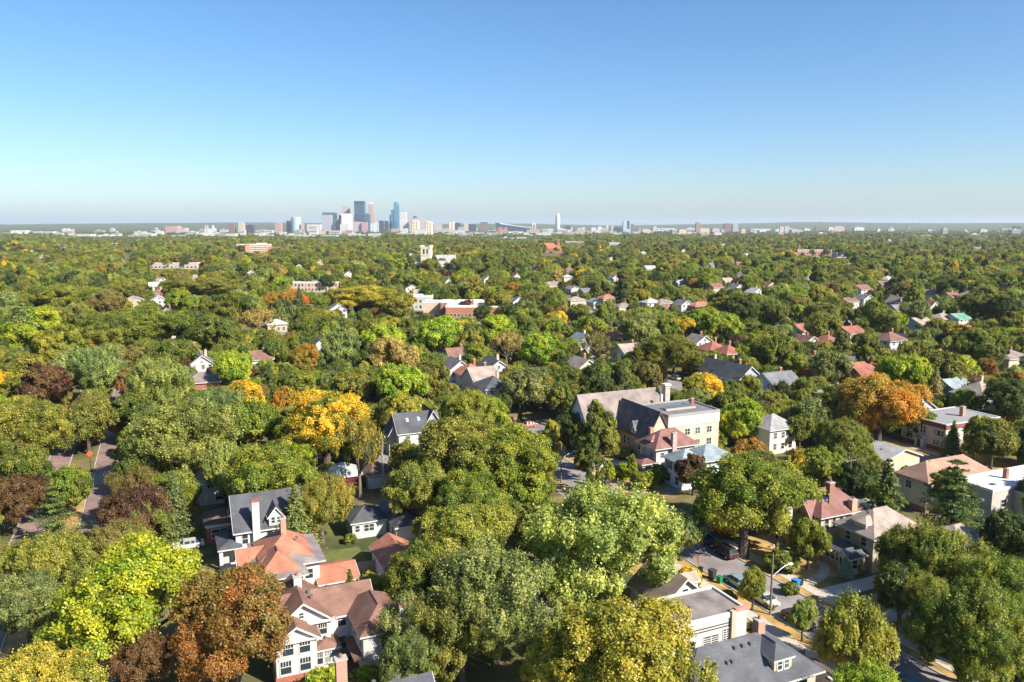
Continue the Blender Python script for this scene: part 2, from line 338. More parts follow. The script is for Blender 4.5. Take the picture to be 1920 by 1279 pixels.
    me = leaves_mesh('crown', C, Nn.reshape(-1, 3), T.reshape(-1, 3), s*e, s/e*1.25, sh.ravel(), lb.ravel())
    Lz = L.copy(); Lz[:, 2] += z0+hc/2
    return me, Lz
def trunk_mesh(seed, L, top=1.5, r0=.075, mat=None, limbs=8):
    r = random.Random(seed); m = MB(); sway = (r.uniform(-.06,.06), r.uniform(-.06,.06))
    pts = [(0,0,-.05), (sway[0]*.3, sway[1]*.3, .3), (sway[0], sway[1], .75), (sway[0]*1.4, sway[1]*1.4, top)]
    m.tube(pts, [r0*1.35, r0, r0*.72, r0*.2], 8)
    for i in r.sample(range(len(L)), min(limbs, len(L))):
        p = L[i]; b = r.uniform(.5, .8)
        q = Vector((sway[0]*b, sway[1]*b, b)); e = Vector(p); mid = q.lerp(e, .5)+Vector((0,0,-.07))
        m.tube([q, mid, e], [r0*.5, r0*.34, r0*.1], 5)
    return m.mesh('trunk', mat or BARK)
def spruce(seed, tiers=24, per=12, leaf=.035, droop=.28, power=.95, hz=3.2, irr=.12, nb=9, nq=7, gap=0.0):
    r = np.random.default_rng(seed); C = []; Nn = []; T = []; sh = []; lb = []
    for t in range(tiers):
        f = (t+.5)/tiers; z = .12+f*(hz-.12); rad = (1-f)**power*(1+r.normal(0, irr)); rad = max(rad, .04); k = max(4, int(per*(1-f)+4))
        for j in range(k):
            an = 2*math.pi*(j/k)+r.uniform(0, .5)+t*1.3; L = rad*r.uniform(.75, 1.1); dirv = np.array([math.cos(an), math.sin(an), 0]); bv = r.uniform(0, 1)
            for q in range(nb):
                s = (q+1)/nb
                if s < .2: continue
                p = dirv*L*s+np.array([0, 0, z-droop*L*s+.14*L*s*s]); spread = .16*L*(1.15-s*.6)+.02
                for _ in range(nq):
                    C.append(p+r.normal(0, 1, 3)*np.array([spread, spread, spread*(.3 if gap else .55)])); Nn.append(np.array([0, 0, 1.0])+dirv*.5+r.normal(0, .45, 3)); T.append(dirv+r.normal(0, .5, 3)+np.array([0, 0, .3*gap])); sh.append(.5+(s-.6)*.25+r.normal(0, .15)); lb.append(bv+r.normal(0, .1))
    n = len(C); s = leaf*r.uniform(.7, 1.3, n)
    me = leaves_mesh('crown', np.array(C), np.array(Nn), np.array(T), s*1.6, s*.8, np.array(sh), np.array(lb))
    tm = MB().tube([(0,0,-.05),(0,0,hz*.5),(0,0,hz*.96)], [.09,.06,.012], 7).mesh('trunk', BARK); return me, tm
HI = dict(ns=24, nf=66, leaf=.0136)
PROTO = {}     # kind -> list of (crown mesh, trunk mesh, unit radius, unit height)
def add(kind, me, tm, h): PROTO.setdefault(kind, []).append((me, tm, h))
for sd in range(5):
    me, L = crown(10+sd, nl=[44,54,38,60,48][sd], hc=[1.62,1.5,1.72,1.58,1.8][sd], top=[0,.1,-.05,.12,.15][sd], dens=[1,1,.72,1,.7][sd]); add('R', me, trunk_mesh(sd, L), [2.0,1.88,2.1,1.95,2.2][sd])
for sd in range(3):
    me, L = crown(40+sd, nl=62, ns=20, nf=38, hc=[1.68,1.85,1.62][sd], style='spray', leaf=.0205, lob=(.16,.30)); add('S', me, trunk_mesh(20+sd, L), [2.05,2.25,2.0][sd])
for sd in range(3):     # finer leaves for the nearest crowns
    me, L = crown(110+sd, nl=[48,58,44][sd], hc=[1.62,1.5,1.72][sd], top=[0,.1,.12][sd], **HI); add('r', me, trunk_mesh(50+sd, L), [2.0,1.88,2.1][sd])
for sd in range(2):
    me, L = crown(140+sd, nl=58, hc=[1.68,1.75][sd], style='spray', lob=(.16,.30), ns=24, nf=58, leaf=.0128); add('s', me, trunk_mesh(60+sd, L), [2.05,2.15][sd])
me, L = crown(150, nl=50, hc=1.35, z0=.85, **HI); add('H', me, trunk_mesh(70, L, r0=.085), 2.2)
for sd in range(2):
    me, L = crown(60+sd, nl=54, hc=3.2, z0=.4, top=.5, leaf=.026, nf=40, lob=(.18,.32)); add('O', me, trunk_mesh(30+sd, L, top=2.6, r0=.09), 3.55)
me, L = crown(70, nl=50, ns=20, nf=40, hc=1.9, z0=.3, style='weep', leaf=.022); add('W', me, trunk_mesh(41, L, r0=.06, mat=BARK_PALE), 2.2)
me, L = crown(71, nl=24, ns=12, nf=14, hc=1.6, z0=.55, leaf=.024, style='spray', lob=(.18,.32)); add('X', me, trunk_mesh(42, L, limbs=18, mat=paint((.2,.16,.12), .9, .3, 3)), 2.2)
me, L = crown(72, nl=14, ns=16, nf=24, hc=1.5, z0=-.12, leaf=.06, lob=(.36,.5)); add('B', me, MB().tube([(0,0,-.1),(0,0,.7)], [.07,.03], 6).mesh('trunk', BARK), 1.5)
me, L = crown(73, nl=26, ns=14, nf=18, hc=4.6, z0=.05, leaf=.1, top=.35); add('A', me, MB().tube([(0,0,-.1),(0,0,3)], [.08,.02], 6).mesh('trunk', BARK), 4.7)
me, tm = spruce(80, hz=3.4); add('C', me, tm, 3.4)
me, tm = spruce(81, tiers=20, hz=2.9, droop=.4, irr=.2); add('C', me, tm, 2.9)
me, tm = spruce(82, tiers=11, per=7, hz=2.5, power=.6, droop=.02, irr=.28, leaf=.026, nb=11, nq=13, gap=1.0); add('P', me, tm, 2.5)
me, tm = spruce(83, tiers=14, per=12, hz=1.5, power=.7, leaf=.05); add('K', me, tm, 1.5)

TINT = {'dark':((.028,.047,.015),(.050,.068,.018)), 'green':((.050,.078,.017),(.096,.108,.021)), 'leaf':((.070,.108,.018),(.125,.142,.024)), 'lime':((.095,.150,.016),(.155,.185,.020)),
 'olive':((.078,.098,.022),(.122,.128,.028)), 'oliveyellow':((.108,.126,.022),(.172,.165,.03)), 'yellow':((.115,.135,.02),(.31,.235,.022)), 'pale':((.11,.145,.045),(.165,.185,.06)), 'grey':((.075,.105,.044),(.125,.15,.06)),
 'rust':((.145,.070,.025),(.088,.076,.024)), 'orange':((.24,.125,.022),(.125,.118,.026)), 'purple':((.046,.022,.020),(.072,.048,.024)), 'brown':((.105,.085,.034),(.095,.095,.03)), 'tan':((.17,.145,.06),(.21,.175,.07)), 'red':((.36,.07,.03),(.25,.12,.03)),
 'spruce':((.055,.085,.035),(.085,.11,.05)), 'bluespruce':((.11,.165,.15),(.15,.20,.18)), 'goldcon':((.16,.135,.03),(.10,.11,.03)), 'greenyellow':((.075,.11,.02),(.29,.225,.022)), 'palespruce':((.13,.13,.08),(.17,.16,.10)), 'pine':((.030,.055,.018),(.055,.085,.026))}
TINT = {k: tuple(tuple(t[i]*(2.7,2.45,1.65)[i] for i in range(3)) for t in v) for k, v in TINT.items()}
WORD = {'dark':'dark green', 'green':'green', 'leaf':'fresh green', 'lime':'lime green', 'olive':'olive green', 'oliveyellow':'yellow-olive', 'yellow':'golden yellow', 'pale':'pale green', 'grey':'grey-green', 'rust':'rust brown', 'orange':'orange', 'purple':'dark purple', 'brown':'brownish', 'tan':'straw-coloured', 'red':'red', 'spruce':'green', 'bluespruce':'blue-grey', 'goldcon':'golden brown', 'greenyellow':'green and yellow', 'palespruce':'pale grey', 'pine':'bright green'}
KIND = {'r':('leafy_tree','round-crowned tree'), 's':('leafy_tree','feathery-crowned tree'), 'H':('leafy_tree','high-crowned tree'), 'R':('leafy_tree','round-crowned tree'), 'S':('leafy_tree','feathery-crowned tree'), 'O':('leafy_tree','tall narrow tree'), 'W':('birch_tree','drooping birch tree'), 'X':('sparse_tree','thin bare-twigged tree'), 'B':('shrub','rounded shrub'), 'A':('columnar_shrub','slim columnar evergreen'), 'C':('spruce_tree','pointed spruce tree'), 'P':('pine_tree','layered pine tree'), 'K':('spruce_tree','squat young spruce')}
TREES = []     # every single tree: dict with object and picture position
def place_tree(X, Y, W, H, kind, tint, label=None, var=None, rnd=random, trunk=True):
    me, tm, uh = PROTO[kind][(var if var is not None else rnd.randrange(99)) % len(PROTO[kind])]
    nm, desc = KIND[kind]; o = empty(nm, (X, Y, 0), rnd.uniform(0, 6.28)); o.scale = (W/2, W/2, H/uh)
    c = link(bpy.data.objects.new('crown', me), o); t1, t2 = TINT[tint]; j = [rnd.uniform(.9, 1.1)]*3; j = [a*rnd.uniform(.95, 1.05) for a in j]
    c['tint'] = [t1[i]*j[i] for i in range(3)]; c['tint_b'] = [t2[i]*j[i] for i in range(3)]
    if trunk: link(bpy.data.objects.new('trunk', tm), o)
    cat = 'shrub' if kind in 'BA' else 'tree'
    tag(o, label, cat, {'shrub':'garden shrubs'}.get(cat, 'conifers among the houses' if kind in 'CPK' else 'broadleaf trees among the houses'))
    x, y, s = PX(X, Y, H*.6); TREES.append(dict(o=o, X=X, Y=Y, W=W, H=H, px=x, py=y, label=label, desc=WORD[tint]+' '+desc)); return o
RATIO = {'r':(.80,3.2,17), 's':(.80,3.2,17.5), 'H':(.95,3.0,19), 'R':(.86,2.8,17), 'S':(.88,2.8,17), 'O':(2.0,2,21), 'W':(1.05,1,13), 'X':(1.0,3,14), 'B':(.75,0,5), 'A':(2.4,0,6), 'C':(1.35,1.5,22), 'P':(1.25,1.5,18), 'K':(1.0,.6,6)}
def tree_dims(px, ytop, wpx, kind, H=None):
    a, b, mx = RATIO[kind]; h = H or 12.0
    for _ in range(8):
        X, Y = G(px, ytop+.035*wpx, h); s = PX(X, Y, h*.7)[2]; W = wpx/s*(1.3 if kind == 'C' else .97)
        if H is None: h = .5*h+.5*min(mx, a*W+b)
    return X, Y, W, h
# ---------------------------------------------------------------- buildings
BUILD = []     # protected picture areas
_win = {}
def win_mesh(w, h, style):
    k = (round(w,2), round(h,2), style)
    if k in _win: return _win[k]
    t = .1; f = MB()
    f.box(-w/2-t, -w/2, -.06, .02, -t, h+t).box(w/2, w/2+t, -.06, .02, -t, h+t).box(-w/2, w/2, -.06, .02, h, h+t).box(-w/2-.05, w/2+.05, -.11, .02, -t-.02, 0)
    p = MB().poly([(-w/2,-.012,0),(w/2,-.012,0),(w/2,-.012,h),(-w/2,-.012,h)])
    b = MB()
    if style == 'sash': b.box(-w/2, w/2, -.05, -.013, h*.5-.035, h*.5+.035)
    elif style == 'craft':
        b.box(-w/2, w/2, -.05, -.013, h*.55-.035, h*.55+.035)
        for q in (-.25, 0, .25): b.box(w*q-.025, w*q+.025, -.045, -.014, h*.55+.035, h)
    elif style == 'pair': b.box(-.05, .05, -.05, -.013, 0, h).box(-w/2, -.05, -.045, -.014, h*.5-.03, h*.5+.03).box(.05, w/2, -.045, -.014, h*.5-.03, h*.5+.03)
    elif style == 'blind':
        for q in range(1, 7): b.box(-w/2, w/2, -.045, -.014, h*q/7-.05, h*q/7+.03)
        b.box(-.05, .05, -.05, -.013, 0, h)
    else: b = None
    _win[k] = (f.mesh('window', TRIM), p.mesh('pane', PANE), b.mesh('sash_bar', TRIM) if b else None); return _win[k]
class Bld:
    def __init__(s, name, label, cat, u, v, group=None, rot=None):
        X, Y = UVW(u, v); s.u, s.v = u, v; s.e = empty(name, (X, Y, 0), A if rot is None else rot); tag(s.e, label, cat, group); s.pts = []
    def _o(s, mb, name, mat, parent=None):
        o = mb.build(name, mat, parent or s.e); s.pts += [o]; return o
    def box(s, name, u0, u1, v0, v1, z0, z1, mat, parent=None):
        return s._o(MB().box(u0-s.u, u1-s.u, v0-s.v, v1-s.v, z0, z1), name, mat, parent)
    def wall(s, u0, u1, v0, v1, z, mat, z0=-.1, base=None):
        s.box('wall', u0, u1, v0, v1, z0, z, mat)
        if base: s.box('foundation', u0-.04, u1+.04, v0-.04, v1+.04, -.1, .7, base)
    def hip(s, u0, u1, v0, v1, z, h, mat, ov=.55, trim=TRIM, name='roof', ridge=None, skirt=None):
        x0, x1, y0, y1 = u0-s.u-ov, u1-s.u+ov, v0-s.v-ov, v1-s.v+ov; w, d = x1-x0, y1-y0; m = MB()
        if ridge is None: ridge = max(0, abs(w-d))
        cx, cy = (x0+x1)/2, (y0+y1)/2; r1, r2 = ((cx-ridge/2, cy), (cx+ridge/2, cy)) if w >= d else ((cx, cy-ridge/2), (cx, cy+ridge/2))
        c = [(x0,y0,z),(x1,y0,z),(x1,y1,z),(x0,y1,z)]; p, q = (*r1, z+h), (*r2, z+h)
        if ridge < .05:
            for i in range(4): m.poly([c[i], c[(i+1)%4], (cx, cy, z+h)])
        elif w >= d: m.poly([c[0],c[1],q,p]).poly([c[1],c[2],q]).poly([c[2],c[3],p,q]).poly([c[3],c[0],p])
        else: m.poly([c[0],c[1],p]).poly([c[1],c[2],q,p]).poly([c[2],c[3],q]).poly([c[3],c[0],p,q])
        m.poly(c[::-1]); o = s._o(m, name, mat)
        if ridge > .05: s._o(MB().tube([(p[0],p[1],p[2]+.01),(q[0],q[1],q[2]+.01)], .07, 5), 'ridge_cap', mat, o)
        s._o(MB().box(x0+.03, x1-.03, y0+.03, y1-.03, z-.22, z-.004), 'fascia', trim, o); return o
    def gable(s, u0, u1, v0, v1, z, h, axis, mat, wmat, ov=.5, rake=.45, trim=TRIM, name='roof'):
        x0, x1, y0, y1 = u0-s.u, u1-s.u, v0-s.v, v1-s.v
        if axis == 'u': a0, a1, b0, b1 = x0, x1, y0, y1; f = lambda a, b, zz: (a, b, zz)
        else: a0, a1, b0, b1 = y0, y1, x0, x1; f = lambda a, b, zz: (b, a, zz)
        bc, hb = (b0+b1)/2, (b1-b0)/2; sl = h/hb; t = .16; m = MB(); tr = MB()
        for a, aa in ((a0, a0+.15), (a1-.15, a1)):
            gw = MB(); n = 0; gw.v += [f(a,b0,z),f(a,b1,z),f(a,bc,z+h-.02),f(aa,b0,z),f(aa,b1,z),f(aa,bc,z+h-.02)]
            gw.f += [(n,n+1,n+2),(n+3,n+4,n+5),(n,n+1,n+4,n+3),(n+1,n+2,n+5,n+4),(n+2,n,n+3,n+5)]; s._o(gw, 'gable_wall', wmat)
        for sg in (-1, 1):
            be, ze = bc+sg*(hb+ov), z-sl*ov; n = len(m.v); A0, A1 = a0-rake, a1+rake
            m.v += [f(A0,be,ze),f(A1,be,ze),f(A1,bc,z+h),f(A0,bc,z+h),f(A0,be,ze+t),f(A1,be,ze+t),f(A1,bc,z+h+t),f(A0,bc,z+h+t)]
            m.f += [tuple(n+i for i in q) for q in ((0,1,2,3),(4,5,6,7),(0,1,5,4),(3,0,4,7),(1,2,6,5))]
            for a in (A0-.05, A1):
                n = len(tr.v); tr.v += [f(a,be,ze-.1),f(a,bc,z+h-.1),f(a,bc,z+h+t-.02),f(a,be,ze+t-.02),f(a+.05,be,ze-.1),f(a+.05,bc,z+h-.1),f(a+.05,bc,z+h+t-.02),f(a+.05,be,ze+t-.02)]
                tr.f += [tuple(n+i for i in q) for q in ((0,1,2,3),(4,5,6,7),(0,1,5,4),(1,2,6,5),(2,3,7,6),(3,0,4,7))]
            n = len(tr.v); e2 = be+sg*.05; tr.v += [f(A0,be,ze-.06),f(A1,be,ze-.06),f(A1,be,ze+t-.03),f(A0,be,ze+t-.03),f(A0,e2,ze-.06),f(A1,e2,ze-.06),f(A1,e2,ze+t-.03),f(A0,e2,ze+t-.03)]
            tr.f += [tuple(n+i for i in q) for q in ((0,1,2,3),(4,5,6,7),(0,1,5,4),(1,2,6,5),(2,3,7,6),(3,0,4,7))]
        o = s._o(m, name, mat); s._o(tr, 'rake_trim', trim, o); return o
    def flat(s, u0, u1, v0, v1, z, deck, trim, ph=.45, pt=.3):
        x0, x1, y0, y1 = u0-s.u-.12, u1-s.u+.12, v0-s.v-.12, v1-s.v+.12
        o = s._o(MB().box(x0+pt, x1-pt, y0+pt, y1-pt, z-.1, z+.06), 'roof', deck)
        s._o(MB().box(x0,x1,y0,y0+pt,z-.25,z+ph).box(x0,x1,y1-pt,y1,z-.25,z+ph).box(x0,x0+pt,y0+pt,y1-pt,z-.25,z+ph).box(x1-pt,x1,y0+pt,y1-pt,z-.25,z+ph), 'parapet', trim, o); return o
    def chimney(s, u, v, z0, z1, mat, w=.8, d=.8, cap=True):
        o = s.box('chimney', u-w/2, u+w/2, v-d/2, v+d/2, z0, z1, mat)
        if cap:
            s.box('cap', u-w/2-.08, u+w/2+.08, v-d/2-.08, v+d/2+.08, z1, z1+.14, paint((.4,.37,.33), .9), o)
            s._o(MB().frustum(u-s.u, v-s.v, z1+.14, z1+.5, .16, .14, 8), 'flue_pot', paint((.35,.14,.08), .8), o)
        return o
    def win(s, face, at, z, w=1.0, h=1.5, plane=0.0, style='sash'):
        f, p, b = win_mesh(w, h, style); o = link(bpy.data.objects.new('window', f), s.e)
        if face == 'S': o.location = (at-s.u, plane-s.v, z)
        elif face == 'W': o.location = (plane-s.u, at-s.v, z); o.rotation_euler[2] = -math.pi/2
        else: o.location = (plane-s.u, at-s.v, z); o.rotation_euler[2] = math.pi/2
        if p.users and random.random() < .45:
            k_ = (p.name, random.randrange(3))
            if k_ not in _win: q_ = p.copy(); q_.materials[0] = [glass((.10,.11,.12)), glass((.26,.25,.22), .3), glass((.06,.09,.13), .04)][k_[1]]; _win[k_] = q_
            p = _win[k_]
        link(bpy.data.objects.new('pane', p), o)
        if b: link(bpy.data.objects.new('sash_bar', b), o)
        return o
    def dormer(s, face, at, plane, z, w, h, depth, rise, rmat, wmat, kind='gable', nw=1, ww=.7, wh=.9, ov=.25):
        if face == 'S': q = (at-w/2, at+w/2, plane, plane+depth); ax = 'v'
        elif face == 'W': q = (plane, plane+depth, at-w/2, at+w/2); ax = 'u'
        else: q = (plane-depth, plane, at-w/2, at+w/2); ax = 'u'
        s.box('dormer_wall', *q, z, z+h, wmat)
        if kind == 'gable': s.gable(*q, z+h, rise, ax, rmat, wmat, ov=ov, rake=ov, name='dormer_roof')
        else: s.hip(*q, z+h, rise, rmat, ov=ov, name='dormer_roof')
        for i in range(nw): s.win(face, at+(i-(nw-1)/2)*(ww+.32), z+h-wh-.22, ww, wh, plane)
    def vent(s, u, v, z):
        s.box('roof_vent', u-.17, u+.17, v-.2, v+.2, z, z+.28, paint(.12, .6))
    def skylight(s, pts, z):
        pass
    def protect(s, x0, y0, x1, y1):
        BUILD.append((x0, y0, x1, y1, s.e.location.y)); return s
CHAR = shingle((.085,.088,.098)); GREY = shingle((.17,.172,.18)); BROWN = shingle((.21,.115,.085)); DKBROWN = shingle((.12,.085,.07)); RED = shingle((.34,.12,.085)); ORANGE = shingle((.40,.165,.105)); MAROON = shingle((.23,.115,.098)); TANR = shingle((.34,.27,.225)); BLUEG = shingle((.25,.30,.32)); ROSE = shingle((.25,.205,.185)); COPPER = shingle((.36,.21,.15)); MOSS = shingle((.30,.29,.22)); REDTILE = shingle((.30,.115,.085))
RBRICK = brick((.30,.10,.065)); BBRICK = brick((.26,.13,.09)); PBRICK = brick((.50,.36,.28)); TBRICK = brick((.46,.30,.20)); PINKB = brick((.42,.22,.16))

# --- white flat-roofed house by the street
b = Bld('house', 'white flat-roofed house with brown roof deck and brick end pier', 'house', 53, 69.5)
b.wall(46.8, 59.3, 66.8, 73, 6.1, WHITE); b.flat(46.8, 59.3, 66.8, 73, 6.3, paint((.27,.235,.22), .9, .28, .35, dirt=(.11,.09,.08)), TRIM, ph=.3)
for z in (5.35, 5.0): b.box('band', 47.1, 57.2, 66.74, 66.8, z, z+.09, paint(.03))
b.win('S', 54.3, 2.6, 2.0, 1.75, 66.8, 'blind'); b.win('S', 51.4, 2.8, 1.0, 1.5, 66.8); b.win('S', 56.4, 2.8, .8, 1.9, 66.8, 'blind'); b.win('S', 48.6, 2.8, 1.0, 1.5, 66.8)
b.box('pier', 56.9, 57.5, 66.45, 66.95, -.1, 6.8, PBRICK); b.box('brick_coping', 57.5, 59.5, 66.5, 67.1, 6.62, 6.95, PINKB)
b.win('E', 69, 2.6, 1.2, 1.6, 59.3)
b.box('roof_hatch', 51.0, 52.1, 69.4, 70.3, 6.36, 6.75, paint((.22,.09,.07), .8)); b.box('roof_hatch', 53.2, 53.4, 69.6, 69.8, 6.36, 6.7, paint(.05))
b.wall(57.5, 62.2, 63.6, 66.6, 3.0, WHITE); b.flat(57.5, 62.2, 63.6, 66.55, 3.0, paint((.12,.135,.11), .9, .3, .8), paint(.1), ph=.12, pt=.2)
b.protect(1260,1105,1400,1215)
SLT = shingle((.105,.108,.12))
# --- grey hip-roofed house with dormer
b = Bld('house', 'cream house with charcoal hip roof and hipped dormer, bottom of picture beside the street', 'house', 51, 58)
b.wall(42.5, 59.3, 56.2, 63.8, 4.9, CREAM); b.hip(42.5, 59.3, 56.2, 63.8, 4.9, 3.1, SLT, ov=.7, ridge=7.5)
b.dormer('S', 55.2, 56.6, 4.9, 2.3, 2.0, 4.2, 1.0, SLT, CREAM, 'hip', 2, .55, 1.0)
b.chimney(55.3, 60.4, 6, 9.1, PINKB, .9, .9)
for q in ((51.2,59.2),(52.2,59.2),(53.2,59.2),(49.5,58.2),(50.1,58.2)): b.vent(q[0], q[1], 4.9+3.1*(q[1]-55.5)/4.5-.04)
b.win('S', 57.6, 2.6, 1.1, 1.5, 56.2); b.win('S', 54.0, 2.6, 1.1, 1.5, 56.2); b.win('S', 50.5, 2.6, 1.1, 1.5, 56.2)
b.wall(59.3, 63.0, 53.5, 60, 2.8, CREAM); b.hip(59.3, 63.0, 53.5, 60, 2.8, 1.2, DKBROWN, ov=.5); b.box('skylight', 60.6, 61.1, 55.3, 55.9, 3.6, 3.85, paint(.7, .3))
b.protect(1360,1185,1545,1275)
b = Bld('house', 'small house with grey-brown gable roof and white dormer above the white flat-roofed house', 'house', 57.5, 79.5)
b.wall(54, 61, 76, 83, 3.6, WHITE); b.gable(54, 61, 76, 83, 3.6, 3.0, 'v', TANR, WHITE, ov=.4); b.dormer('E', 78.6, 60.8, 3.7, 1.6, 1.4, 2.6, .7, TANR, WHITE, 'gable', 1, .6, .9); b.win('S', 57.5, 4.2, .8, 1.0, 76); b.protect(1232,1072,1292,1105)
# --- white house with tall white chimney and charcoal roof
b = Bld('house', 'white gabled house with charcoal roof and tall white chimney, left of centre', 'house', 12.5, 122)
b.wall(7.9, 18.2, 118.3, 126.6, 5.4, WHITE); b.gable(7.9, 18.2, 118.3, 126.6, 5.4, 4.0, 'u', CHAR, WHITE, ov=.45, rake=.35)
b.box('chimney', 10.3, 11.35, 117.6, 118.5, -.1, 9.6, WHITE); b.box('chimney_top', 10.25, 11.4, 117.55, 118.55, 9.6, 9.85, RBRICK)
b.dormer('S', 13.7, 118.0, 5.5, 2.0, 1.5, 3.4, 1.3, CHAR, WHITE, 'gable', 2, .5, .9)
b.win('S', 9.2, 3.2, .8, 1.5, 118.3); b.win('S', 12.8, 3.2, .9, 1.5, 118.3); b.win('S', 15.2, 3.2, .9, 1.5, 118.3); b.win('S', 9.2, .8, .8, 1.4, 118.3); b.win('W', 122, 5.6, .9, 1.4, 7.9)
b.wall(5.6, 7.9, 118.6, 124.2, 2.9, WHITE); b.hip(5.6, 8.3, 117.2, 124.2, 3.3, .8, CHAR, ov=.4)
for x in (5.7, 8.0): b.box('porch_post', x-.25, x+.25, 117.1, 117.6, -.1, 3.1, TRIM)
b.box('porch_rail', 5.9, 7.8, 117.2, 117.4, .2, 1.0, TRIM); b.box('porch_floor', 5.4, 8.2, 117.0, 118.6, -.1, .2, paint((.2,.17,.15)))
b.protect(410,930,520,1050)
# --- brick bungalow behind it
b = Bld('house', 'red brick bungalow with white bay window and green lawn, behind the white-chimneyed house', 'house', 7, 131)
b.wall(4.3, 9.5, 128.2, 134, 3.3, RBRICK); b.hip(4.3, 9.5, 128.2, 134, 3.3, 1.5, DKBROWN, ov=.35); b.win('S', 6.2, 1.0, 2.3, 1.4, 128.2, 'pair'); b.box('band', 4.2, 9.0, 128.05, 128.2, 2.75, 3.0, TRIM)
b.protect(385,935,430,980)
b = Bld('house', 'white two-storey house with brown roof half hidden by trees, beyond brick bungalow', 'house', 7.5, 152)
b.wall(4, 11, 147.5, 156, 5.6, WHITE); b.gable(4, 11, 147.5, 156, 5.6, 3, 'v', BROWN, WHITE); b.win('S', 6, 3.2, 1, 1.5, 147.5); b.win('S', 9, 3.2, 1, 1.5, 147.5); b.wall(1.8, 4, 149, 154, 2.8, WHITE); b.hip(1.8, 4, 149, 154, 2.8, .9, TANR, ov=.4)
b.win('S', 7.5, .8, 1.4, 1.5, 147.5); b.protect(390,880,425,925)
# --- orange-roofed white house
b = Bld('house', 'white stucco house with orange tile hip roofs edged in grey', 'house', 13.5, 106)
GUT = shingle((.24,.20,.195))
b.wall(9.6, 17.2, 102.2, 110.6, 5.9, WHITE); b.hip(9.6, 17.2, 102.2, 110.6, 5.9, 1.0, GUT, ov=.8, name='roof_skirt', ridge=6.5); b.hip(10.0, 16.2, 103.1, 110.1, 6.25, 2.6, ORANGE, ov=.5, ridge=2.2)
b.wall(9.2, 14.6, 99.4, 103, 5.6, WHITE); b.hip(9.2, 14.6, 99.4, 104, 5.6, .8, GUT, ov=.7, name='roof_skirt', ridge=4.2); b.hip(9.7, 14.0, 100.1, 105.5, 5.9, 2.2, ORANGE, ov=.4, ridge=2.0)
b.wall(7.4, 10, 104.5, 109, 5.0, WHITE); b.gable(7.4, 11.5, 104.5, 109, 5.0, 2.0, 'u', ORANGE, WHITE, ov=.35)
b.chimney(13.2, 106.0, 7.5, 10.8, PINKB, .7, .7); b.vent(14.8, 105.0, 8.1); b.vent(12.2, 102.2, 7.3)
b.win('S', 11.0, 3.4, 1.1, 1.3, 99.4); b.win('S', 13.3, 3.4, 1.1, 1.3, 99.4); b.win('S', 15.8, 3.4, 1.0, 1.3, 102.2); b.win('S', 12.2, .7, 1.6, 1.5, 99.4, 'pair'); b.win('E', 105, 3.4, 1.0, 1.4, 17.2)
b.wall(17.2, 21.8, 101.4, 107.5, 2.7, WHITE); b.gable(17.2, 22, 101.2, 107.5, 2.7, 1.1, 'u', ORANGE, WHITE, ov=.3)
for k in range(3): b.win('S', 18.2+k*1.35, .9, 1.05, 1.3, 101.4)
b.protect(460,1000,640,1095)
b = Bld('garage', 'cream garage with orange roof at the end of concrete drive', 'garage', 28.6, 106.5)
b.wall(26.3, 31.5, 102.8, 110.2, 2.9, CREAM); b.gable(26.3, 31.5, 102.8, 110.2, 2.9, 1.5, 'v', ORANGE, CREAM, ov=.35)
for k in range(3): b.box('garage_door', 26.22, 26.3, 103.3+k*2.3, 105.3+k*2.3, 0, 2.3, paint((.62,.6,.55), .6, .05))
b.protect(690,1010,735,1075)
# --- brown-roofed white house
b = Bld('house', 'large white house with brown gabled roofs, many windows and brick base, bottom left', 'house', 15, 87)
b.wall(9.8, 20.5, 86.6, 92, 5.7, WHITE); b.gable(9.8, 20.5, 86.6, 92, 5.7, 2.0, 'u', BROWN, WHITE, ov=.5)
b.wall(9.4, 15.4, 85.6, 90, 5.9, WHITE); b.gable(9.4, 15.4, 85.6, 93, 5.9, 2.3, 'v', BROWN, WHITE, ov=.6, rake=.5); b.win('S', 12.2, 6.4, .5, .6, 85.6)
b.box('eave_shelf', 9.2, 15.8, 85.1, 85.6, 5.62, 5.86, TRIM)
b.wall(9.0, 13.4, 83.2, 86, 5.3, WHITE); b.gable(9.0, 13.4, 83.2, 87.5, 5.3, 1.5, 'v', BROWN, WHITE, ov=.5, rake=.45); b.box('eave_shelf', 8.8, 13.7, 82.8, 83.2, 5.05, 5.26, TRIM); b.box('foundation', 8.9, 13.5, 83.1, 86, -.1, 1.2, RBRICK)
for x in (10.3, 12.1): b.win('S', x, 3.6, 1.15, 1.45, 83.2, 'craft')
b.win('S', 12.1, 1.5, 1.15, 1.5, 83.2, 'craft'); b.win('S', 10.0, 1.5, 1.15, 1.5, 83.2, 'craft')
b.win('S', 14.5, 4.0, .95, 1.3, 85.6, 'craft'); b.win('S', 16.9, 4.0, .95, 1.4, 86.6, 'craft'); b.win('S', 16.8, 1.2, 1.0, 1.5, 86.6, 'sash')
b.wall(13.4, 16.0, 84.4, 86.6, 2.9, WHITE); b.hip(13.4, 16.0, 84.4, 87.3, 2.9, .8, BROWN, ov=.35, ridge=1.5)
for x in (13.85, 14.75, 15.6): b.win('S', x, 1.1, .7, 1.4, 84.4, 'craft')
b.wall(18.0, 22.6, 80.6, 88, 5.6, WHITE); b.hip(18.0, 22.6, 80.6, 89, 5.6, 2.1, BROWN, ov=.5)
b.win('S', 20.6, 3.4, 1.0, 1.4, 80.6); b.win('W', 82.0, 3.6, .8, 1.2, 18.0); b.win('W', 84.5, 3.6, .8, 1.2, 18.0); b.box('chimney', 22.0, 23.1, 79.9, 80.7, -.1, 8.2, WHITE); b.box('chimney_top', 21.9, 23.2, 79.85, 80.75, 8.2, 8.6, BBRICK)
